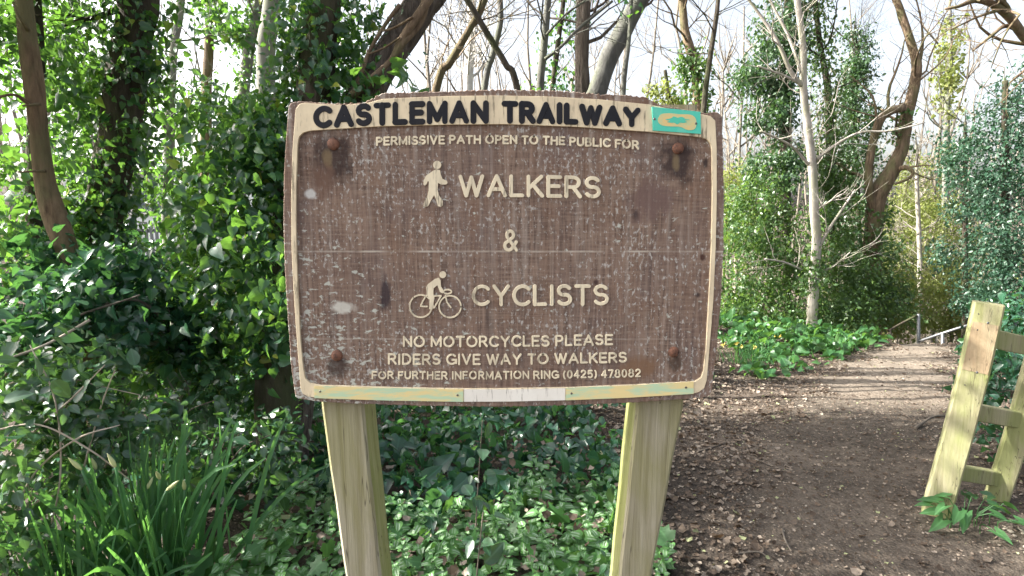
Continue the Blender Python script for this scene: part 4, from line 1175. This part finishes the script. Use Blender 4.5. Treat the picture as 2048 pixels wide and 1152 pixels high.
# yellow daffodils at the foot of the bank
def daffodils(name, label, base, nblade, L, spread, buds, flower=False, group=None):
    base = np.asarray(base, float)
    t = thing(name, label, 'daffodils', base, group)
    b = Bag()
    for _ in range(nblade):
        a = rnd.random() * 6.283; o = abs(rnd.gauss(0, .5)) * spread
        p = base + np.array((math.cos(a) * o, math.sin(a) * o * .6, -.02))
        lean_a = a + rnd.gauss(0, .7); lean = abs(rnd.gauss(.12, .34)); l = L * rnd.uniform(.55, 1.12)
        d = np.array((math.cos(lean_a) * lean - .08, math.sin(lean_a) * lean, 1.0)); w = .0052 * L / .4 * rnd.uniform(.7, 1.25)
        curl = rnd.uniform(.1, .62) ** 2 * 7 * (1 if rnd.random() < .5 else .25)
        side = unit(np.cross(d, (math.cos(lean_a + 1.2), math.sin(lean_a + 1.2), 0)))
        pts = []; q = p.copy(); dd = unit(d)
        m = 9
        for i in range(m):
            pts.append(q.copy()); q = q + dd * l / (m - 1)
            f = i / (m - 1)
            dd = unit(dd + np.array((math.cos(lean_a), math.sin(lean_a), -.55)) * curl * f * f * .30)
        pts = np.array(pts); s = np.linspace(0, 1, m); ww = w * np.clip(1.15 - .35 * s, 0, 1) * np.where(s > .88, .45, 1)
        side2 = unit(np.cross(np.gradient(pts, axis=0), np.cross(side, np.gradient(pts, axis=0))))
        V = np.concatenate([pts - side2 * ww[:, None], pts + np.cross(side2, unit(np.gradient(pts, axis=0))) * w * .3, pts + side2 * ww[:, None]])
        i = np.arange(m - 1)
        Q = np.vstack([np.stack([i, i + 1, m + i + 1, m + i], 1), np.stack([m + i, m + i + 1, 2 * m + i + 1, 2 * m + i], 1)])
        b.add(V, None, Q)
    b.build('leaf_blades', M['daff'], t)
    for _ in range(buds):
        a = rnd.random() * 6.283; o = rnd.random() * spread
        p = base + np.array((math.cos(a) * o, math.sin(a) * o * .6, 0)); h = L * rnd.uniform(.7, 1.0)
        tip = p + np.array((math.cos(a) * .3 * h + rnd.gauss(0, .05), math.sin(a) * .2 * h, h))
        c = spline([p, (p + tip) / 2 + (0, 0, .03), tip], 10)
        b = Bag(); b.add(*tube(c, .0028 * L / .4, 6)); b.build('stem', M['daff'], t)
        e = unit(c[-1] - c[-2]) + np.array((rnd.gauss(0, .3), rnd.gauss(0, .3), 0))
        bl = .034 * L / .4
        c2 = np.array([tip + e * bl * s for s in np.linspace(0, 1, 8)])
        if flower:
            b = Bag(); n_ = 7
            P = np.repeat(tip[None], n_, 0); D = unit(rng.normal(size=(n_, 3)) + (0, -1, .2)); N = unit(rng.normal(size=(n_, 3)))
            put_leaves(b, OVAL, P, N, D, .036); b.build('flower', M['yellow'], t)
        else:
            b = Bag(); b.add(*tube(c2, min(.0070, .0055 * L / .4) * np.array((.4, .8, 1, 1, .9, .7, .45, .12)), 8)); b.build('flower_bud', M['bud'], t)
    return t


gp1 = np.array(at(310, 1190, 1.95)); gp1[2] = gz(gp1[0], gp1[1])
daffodils('daffodil_clump', 'large clump of long green daffodil blades in bud beside the brambles', gp1, 170, .62, .26, 6)
g2 = np.array(at(130, 1240, 1.78)); g2[2] = gz(g2[0], g2[1])
daffodils('daffodil_clump', 'daffodil clump leaning out at the bottom edge, in front of the large clump', g2, 100, .52, .2, 4)
for i, (x, y, lab) in enumerate(((1470, 712, 'tuft of yellow daffodils nearest the sign edge'), (1505, 716, 'tuft of yellow daffodils between two others on the bank'), (1530, 700, 'tuft of yellow daffodils nearest the slender pale trunk'))):
    p = ground_at(x, y + 14)
    daffodils('daffodil_tuft', lab, (p[0], p[1], gz(p[0], p[1])), 36, .26, .13, 2, True, 'yellow daffodils on the bank')

# --- shrubs and brambles at the lower left
def bush(name, label, cat, stems, masses, mat, tpl=HEART, bark='twig'):
    """stems: pixel polylines; masses: leaf clumps"""
    x, y, Y = masses[0][:3]; c = at(x, y, Y)
    t = thing(name, label, cat, (c[0], c[1], float(gz(c[0], c[1]))))
    b = Bag()
    for st in stems:
        A = spline(np.array([np.r_[at(a, q, w), r] for a, q, w, r in st]), 22)
        b.add(*tube(A[:, :3], np.maximum(A[:, 3], .0012), 6, .1, 8))
    for _ in range(14):
        m = rnd.choice(masses); p = at(m[0] + rnd.uniform(-.6, .6) * m[3], m[1] + m[5] * .7, m[2])
        grow(b, p, (rnd.gauss(0, .4), rnd.gauss(0, .3), 1), m[5] * 1.6 * mpp(m[2]), .005, 1, .02, .22, 4)
    b.build('stems', M[bark], t)
    b = Bag()
    for x, y, Y, rx, ry, rz, cnt, size in masses:
        m = mpp(Y); clump(b, at(x, y, Y), (rx * m, ry, rz * m), cnt, size, tpl, sd=.04 + rx * m * .12, shell=.3, upn=.6, droop=.45)
    b.build('foliage', M[mat], t)
    return t


bush('ivy_bush', 'heap of blue green glossy ivy at the foot of the brown dead trunk', 'bush', [[(0, 760, 2.6, .008), (120, 650, 2.6, .007), (280, 590, 2.6, .004)]],
     [(70, 560, 2.9, 110, .3, 70, 520, .062), (190, 600, 2.8, 100, .3, 70, 560, .06), (300, 560, 3.2, 80, .3, 70, 420, .062), (60, 660, 2.6, 110, .3, 70, 480, .062), (300, 660, 2.9, 80, .3, 70, 420, .06)], 'ivy_shade')
bush('ivy_bush', 'dark ivy bush between the dead trunk heap and the sign', 'bush', [[(420, 820, 3.2, .008), (440, 700, 3.2, .007), (520, 620, 3.1, .004)], [(330, 640, 2.9, .009), (270, 600, 2.8, .007), (170, 620, 2.7, .005)]],
     [(400, 700, 3.2, 90, .35, 80, 460, .064), (330, 740, 3.0, 80, .3, 50, 330, .062), (480, 760, 3.3, 80, .3, 50, 330, .062), (560, 760, 3.5, 60, .3, 50, 260, .06), (420, 600, 3.4, 70, .3, 70, 330, .062)], 'ivy')
bush('bramble_bush', 'tangled bramble with pale arching canes along the left edge', 'bush',
     [[(-20, 940, 1.9, .004), (60, 870, 1.85, .0035), (140, 800, 1.85, .003), (210, 730, 1.9, .002)], [(10, 1100, 1.8, .004), (60, 960, 1.8, .0035), (150, 880, 1.8, .003), (240, 850, 1.85, .002)],
      [(-10, 780, 2.0, .004), (90, 745, 2.0, .003), (190, 770, 2.0, .0025), (280, 790, 2.0, .0015)], [(80, 1140, 1.8, .004), (120, 960, 1.8, .003), (110, 800, 1.85, .003), (60, 690, 1.9, .002)],
      [(150, 1000, 1.9, .004), (200, 820, 1.9, .003), (230, 740, 1.9, .002)], [(-10, 860, 1.8, .004), (80, 850, 1.8, .003), (180, 900, 1.8, .003), (260, 960, 1.85, .002)], [(180, 640, 2.2, .006), (90, 690, 2.1, .005), (-20, 730, 2.0, .005)]],
     [(60, 760, 2.0, 110, .25, 60, 260, .055), (160, 800, 2.0, 90, .25, 60, 220, .052), (60, 880, 1.9, 100, .25, 70, 260, .052), (40, 1010, 1.8, 90, .2, 80, 240, .05), (230, 850, 2.1, 70, .2, 60, 150, .05), (30, 1110, 1.75, 80, .2, 60, 170, .05), (170, 900, 2.0, 80, .2, 50, 130, .05)],
     'bramble', OVAL, 'twig_pale')
bush('bramble_bush', 'low bramble with a few silvery leaves behind the daffodil blades', 'bush',
     [[(330, 920, 2.5, .004), (370, 830, 2.5, .003), (430, 800, 2.5, .002)], [(420, 990, 2.3, .004), (480, 900, 2.3, .003), (540, 870, 2.3, .0015)]],
     [(340, 850, 2.5, 80, .25, 50, 170, .058), (470, 890, 2.4, 90, .25, 50, 200, .056), (560, 900, 2.4, 60, .25, 40, 130, .054), (420, 790, 2.7, 90, .25, 40, 170, .058)], 'bramble', OVAL)
for (x, y, Y), lab in (((960, 870, 2.1), 'upright bramble sprig with ribbed leaves between the two sign posts'), ((960, 1060, 1.66), 'low bramble sprig among the variegated leaves between the posts'), ((1235, 1010, 1.75), 'small bramble sprig against the second sign post')):
    c = at(x, y, Y); g = float(gz(c[0], c[1]))
    t = thing('bramble_sprig', lab, 'bramble', (c[0], c[1], g))
    A = spline([(c[0], c[1], g), (c[0] - .02, c[1] + .01, g + .15), (c[0] + .01, c[1], c[2] + .06)], 10)
    b = Bag(); b.add(*tube(A, np.linspace(.004, .0018, 10), 6)); b.build('stem', M['twig'], t)
    b = Bag(); n = 34
    P = A[rng.integers(3, 10, n)]; o = unit(rng.normal(size=(n, 3)) * (1, 1, .3))
    N, D, S = hang(P + o * .02, o, .046, .35, .15, 1.2)
    put_leaves(b, OVAL, P + o * .035, N, D, S); b.build('leaves', M['bramble'], t)

# ground cover between and beside the posts
b = Bag()
pts = []
for _ in range(7000):
    x, y = rnd.uniform(-1.15, .62), rnd.uniform(1.45, 3.0)
    lim = 2.62 + .2 * math.sin(x * 5) + .12 * math.sin(x * 13)
    if y > lim or (x < -.8 and y < 2.2 and rnd.random() < .6): continue
    if all((x - a) ** 2 + (y - c) ** 2 > .060 ** 2 for a, c in pts[-900:]): pts.append((x, y))
for x, y in [(rnd.uniform(.5, .66), rnd.uniform(1.4, 1.75)) for _ in range(14)]: pts.append((x, y))
for x, y in pts:
    z = float(gz(x, y)); hs_ = rnd.choice((.6, .8, 1, 1, 1.2)); h = rnd.uniform(.05, .20); tilt = np.array((rnd.gauss(0, .25), rnd.gauss(-.1, .25), 1.0))
    for lv in range(4):
        f = (lv + 1) / 4; p = np.array((x, y, z)) + tilt * h * f
        a0 = (lv % 2) * math.pi / 2 + rnd.uniform(-.4, .4)
        for kk in (0, 1):
            a = a0 + kk * math.pi; out = np.array((math.cos(a), math.sin(a), 0))
            s = (.062 - .030 * (f - .25)) * hs_ * rnd.uniform(.75, 1.25)
            D = out + (0, -.1, rnd.uniform(-.2, .45)); N = np.array((0, -.25, 1)) + rng.normal(0, .3, 3)
            put_leaves(b, HEART, [p + out * .008], np.array([N]), np.array([D]), s)
tag(b.build('ground_cover', M['lamium']), kind='stuff')
b = Bag(); n = 260
X = rng.uniform(-1.2, .62, n); Y = rng.uniform(1.6, 2.7, n)
P = np.stack([X, Y, gz(X, Y) + rng.uniform(.06, .2, n)], 1)
N, D, S = hang(P, unit(rng.normal(size=P.shape) * (1, 1, .2)), .06, .5, .2, 1.0)
put_leaves(b, IVY, P, N, D, S)
tag(b.build('mixed_leaves', M['groundivy']), kind='stuff')
b = Bag(); n = 900
X = rng.uniform(-1.3, .62, n); Y = rng.uniform(1.6, 3.4, n)
P = np.stack([X, Y, gz(X, Y) + rng.uniform(.02, .15, n)], 1)
put_leaves(b, SCRAP, P, rng.normal(0, .6, P.shape) + (0, 0, 1), rng.normal(size=P.shape) * (1, 1, .3), rng.uniform(.02, .05, n))
tag(b.build('dead_leaves', M['litter'], smooth=False), kind='stuff')
b = Bag(); n = 5200
X = rng.uniform(-2.6, 1.1, n); Y = rng.uniform(1.9, 4.6, n)
keep = (path_dist(X, Y) > .15) & (Y > 2.45 + .2 * np.sin(X * 5)) & (X < .70 - .05 * (Y - 2)); X, Y = X[keep], Y[keep]
hh = .16 + .10 * np.sin(X * 4.1 + 1) * np.sin(Y * 3.7)
P = np.stack([X, Y, gz(X, Y) + .03 + rng.random(len(X)) ** .7 * hh], 1)
N, D, S = hang(P, unit(rng.normal(size=P.shape) * (1, 1, .2)), .068, .45, .25, 1.0)
put_leaves(b, HEART, P, N, D, S)
n = 13000
X = rng.uniform(-7, 4.2, n); Y = rng.uniform(4.3, 12, n); keep = (path_dist(X, Y) > .8) & (np.sin(X * 1.7 + np.sin(Y * 1.1)) * np.sin(Y * 1.3) > -.55) & ((X < 1.6) | (Y > 8.6) | (X < 2.6 - .35 * (Y - 4.3))); X, Y = X[keep], Y[keep]
n = 5000; X2 = rng.uniform(2.6, 8.5, n); Y2 = rng.uniform(1.2, 8, n); keep = (path_dist(X2, Y2) > .55) & (X2 > .6 + .75 * Y2); X, Y = np.r_[X, X2[keep]], np.r_[Y, Y2[keep]]
P = np.stack([X, Y, gz(X, Y) + rng.random(len(X)) * .3], 1)
N, D, S = hang(P, unit(rng.normal(size=P.shape) * (1, 1, .2)), .08, .5, .25, 1.0)
put_leaves(b, HEART, P, N, D, S)
tag(b.build('ground_ivy', M['ivy_shade']), kind='stuff')

# right of the gate
bush('ivy_bush', 'low dark ivy growing through the wooden fence end', 'bush', [], [(2010, 760, 3.6, 60, .4, 90, 430, .055), (2080, 820, 3.4, 70, .4, 90, 430, .055), (2010, 880, 3.0, 40, .2, 36, 130, .055), (2090, 640, 4.2, 70, .5, 60, 400, .055)], 'ivy_shade')
p = ground_at(1925, 1050)
t = thing('arum_plant', 'broad arrow leaved plant sprouting at the foot of the leaning fence post', 'plant', (p[0], p[1], gz(p[0], p[1])))
for i in range(24):
    a = rnd.random() * 6.283; o = np.array((math.cos(a), math.sin(a) - .25, 0))
    b = Bag(); q = p + o * rnd.uniform(.02, .14); q[2] = float(gz(q[0], q[1])); tip = q + o * .05 + (0, 0, rnd.uniform(.05, .13))
    b.add(*tube(spline([q, q + (0, 0, .05), tip], 6), .002, 5, cap=False))
    put_leaves(b, ARROW, [tip], np.array([(0, -.3, 1)]) + rng.normal(0, .3, (1, 3)), np.array([o + (0, 0, rnd.uniform(-.5, .2))]), rnd.uniform(.06, .10))
    b.build('leaf', M['groundivy'], t)
t = thing('seedling_plant', 'small green leafy plant on the leaf litter beyond the sign edge', 'plant', ground_at(1515, 752))
b = Bag(); p = ground_at(1515, 752); n = 40
P = p + rng.normal(0, 1, (n, 3)) * (.14, .12, .02) + (0, 0, .07); o = unit(rng.normal(size=(n, 3)) * (1, 1, .1)); N, D, S = hang(P, o, .085, .3, .1, 1.2)
put_leaves(b, HEART, P, N, D, S); b.build('leaves', M['groundivy'], t)

# ------------------------------------------------------------------ litter, stones, fallen sticks
def scatter(n, xr, yr, test, size, jit=.4):
    X = rng.uniform(*xr, n); Y = rng.uniform(*yr, n); k = test(X, Y); X, Y = X[k], Y[k]
    P = np.stack([X, Y, gz(X, Y) + .004 + rng.random(len(X)) * .006], 1)
    a = rng.random(len(X)) * 6.283
    D = np.stack([np.cos(a), np.sin(a), rng.normal(0, .2, len(X))], 1); N = np.array((0, 0, 1)) + rng.normal(0, jit, P.shape)
    return P, N, D, size * np.clip(rng.lognormal(0, .4, len(X)), .4, 2.2)


b = Bag()
put_leaves(b, SCRAP, *scatter(56000, (.3, 8.5), (1.0, 8.4), lambda x, y: (path_dist(x, y) > -.1 + .15 * np.sin(x * 5 + y * 3)) & (path_dist(x, y) < 2.6), .022))
put_leaves(b, SCRAP, *scatter(26000, (.3, 5), (.9, 5.0), lambda x, y: path_dist(x, y) < .2, .010))
put_leaves(b, SCRAP, *scatter(900, (.3, 5), (.9, 5.0), lambda x, y: path_dist(x, y) > -.1, .038, .5))
put_leaves(b, SCRAP, *scatter(5000, (.3, 7), (.9, 7.5), lambda x, y: path_dist(x, y) < .1, .02))
tag(b.build('leaf_litter', M['litter'], smooth=False), kind='stuff')
b = Bag()
OCT = (np.array([(1, 0, 0), (0, 1, 0), (-1, 0, 0), (0, -1, 0), (.2, .1, .6), (.7, .7, .2), (-.6, .6, .25), (-.7, -.6, .2), (.6, -.7, .2)], float) * .5,
       np.array([(0, 5, 4), (5, 1, 4), (1, 6, 4), (6, 2, 4), (2, 7, 4), (7, 3, 4), (3, 8, 4), (8, 0, 4)]), np.zeros((9, 2)))
P, N, D, S = scatter(9000, (.5, 7), (.9, 8), lambda x, y: (path_dist(x, y) < .05) & (np.sin(x * 3.1 + 1.7 * np.sin(y * 1.9)) * np.sin(y * 2.3 + x) > .1), .009, .3); put_leaves(b, OCT, P - (0, 0, .002), N, D, S)
P, N, D, S = scatter(1300, (1.9, 3.2), (1.2, 2.4), lambda x, y: path_dist(x, y) > -.4, .015, .3); put_leaves(b, OCT, P - (0, 0, .003), N, D, S)
tag(b.build('gravel', M['stone'], smooth=True), kind='stuff')
for (x0, y0, x1, y1, r), lab in (((1395, 905, 1450, 888, .006), 'short broken stick lying near the second sign post'), ((1565, 1060, 1582, 1105, .006), 'dark bent stick lying across the near part of the trail'),
                                 ((1470, 1110, 1540, 1120, .005), 'thin stick at the bottom edge of the trail'), ((1450, 1000, 1490, 985, .005), 'slim stick on the leaf litter beside the trail'), ((1830, 860, 1890, 835, .012), 'mossy stick lying along the trail edge by the fence')):
    A, B = ground_at(x0, y0), ground_at(x1, y1)
    A[2] += r; B[2] += r; m = (A + B) / 2 + (0, 0, .01) + rng.normal(0, .012, 3)
    b = Bag(); b.add(*tube(spline([A, m, B], 12), np.linspace(r, r * .5, 12), 7, .2, 20)); tag(b.build('fallen_stick', M['twig']), lab, 'stick')

# ------------------------------------------------------------------ far things
hp = at(270, 420, 15)
hs = thing('house', 'pale rendered house glimpsed through the gap in the ivy', 'house', (hp[0], hp[1], gz(hp[0], hp[1])))
def box(bag, lo, hi):
    (a, c, e), (d, f, g) = lo, hi
    V = [(a, c, e), (d, c, e), (d, f, e), (a, f, e), (a, c, g), (d, c, g), (d, f, g), (a, f, g)]
    bag.add(V, None, [(0, 3, 2, 1), (4, 5, 6, 7), (0, 1, 5, 4), (1, 2, 6, 5), (2, 3, 7, 6), (3, 0, 4, 7)])


hx0, hx1, hz1 = at(130, 400, 15)[0], at(560, 400, 15)[0], at(270, 345, 15)[2]
b = Bag(); box(b, (hx0, 15, -.6), (hx1, 20, hz1)); b.build('wall', M['render'], hs, False)
b = Bag(); V = [(hx0 - .2, 14.7, hz1), (hx1 + .2, 14.7, hz1), (hx1 + .2, 20.3, hz1), (hx0 - .2, 20.3, hz1), (hx0 + 1.2, 17.5, hz1 + 1.5), (hx1 - 1.2, 17.5, hz1 + 1.5)]
b.add(V, [(1, 2, 5), (3, 0, 4)], [(0, 1, 5, 4), (2, 3, 4, 5), (0, 3, 2, 1)]); b.build('roof', M['roof'], hs, False)
for x in (235, 300, 440):
    p = at(x, 395, 14.97); b = Bag(); box(b, (p[0] - .35, 14.96, p[2] - .4), (p[0] + .35, 14.99, p[2] + .4)); w_ = b.build('window', M['glass'], hs, False)
    b = Bag()
    for lo, hi in (((-.4, -.45), (-.35, .45)), ((.35, -.45), (.4, .45)), ((-.35, .4), (.35, .45)), ((-.35, -.45), (.35, -.4)), ((-.02, -.4), (.02, .4))):
        box(b, (p[0] + lo[0], 14.93, p[2] + lo[1]), (p[0] + hi[0], 14.958, p[2] + hi[1]))
    b.build('frame', M['white'], w_, False)
fp = at(285, 470, 12)
fn = thing('picket_fence', 'grey picket fence glimpsed in front of the pale house', 'fence', (fp[0], 12, gz(fp[0], 12)))
b = Bag()
fz = at(285, 442, 12)[2]
for i in range(34):
    x = fp[0] - 1.6 + i * .11; box(b, (x, 12, -.5), (x + .06, 12.02, fz + .02 * math.sin(i * 7)))
b.build('pickets', M['picket'], fn, False)
b = Bag(); box(b, (fp[0] - 1.65, 12.022, fz - .25), (fp[0] + 2.15, 12.06, fz - .17)); b.build('rail', M['picket'], fn, False)

# the far wood: bare stems and twigs that read as one mass
b = Bag()
for _ in range(230):
    px = rnd.uniform(-300, 2400); Y = rnd.uniform(14, 26)
    if 140 < px < 570 and rnd.random() < .8: continue
    c = at(px, 500, Y); x = c[0]
    g = float(gz(x, Y)); h = rnd.uniform(5, 11)
    p = Vector((x, Y, g)); d = Vector((rnd.gauss(0, .06), rnd.gauss(0, .05), 1))
    pts = [p]
    for i in range(8): pts.append(pts[-1] + (d + Vector((rnd.gauss(0, .06), rnd.gauss(0, .06), 0))) * h / 8)
    r = rnd.uniform(.03, .10)
    b.add(*tube(np.array(pts), np.linspace(r, r * .25, 9), 6, cap=False))
    for _ in range(9):
        i = rnd.randint(2, 8); a = rnd.random() * 6.283
        grow(b, pts[i], (math.cos(a), math.sin(a), rnd.uniform(.4, 1.4)), rnd.uniform(.9, 2.2), r * .35, 1, .12, .2, 5, 4)
tag(b.build('distant_branches', M['twig_far']), kind='stuff')
b = Bag()
for q_ in range(110):
    px = rnd.uniform(-300, 2400) if q_ < 70 else rnd.uniform(600, 1420); Y = rnd.uniform(15, 24)
    if 150 < px < 560: continue
    c = at(px, 500, Y); g = float(gz(c[0], Y)); h = rnd.uniform(1.0, 2.6) * (1.5 if px > 1700 else 1)
    clump(b, (c[0], Y, g + h * .5), (1.2, .8, h * .55), 420, .11, DIAMOND, sd=.22, shell=.3)
tag(b.build('distant_undergrowth', M['spring']), kind='stuff')

# kinds that repeat carry one group
GROUPS = {'tree': 'woodland trees beside the trail', 'bush': 'ivy and bramble bushes', 'shrub': 'sunlit shrubs beyond the bank', 'stick': 'sticks fallen on the trail',
          'bramble': 'bramble sprigs in the ground cover', 'handrail': 'handrails beyond the crest'}
for o in list(bpy.data.objects):
    if o.parent is None and o.get('category') in GROUPS and 'group' not in o: o['group'] = GROUPS[o['category']]
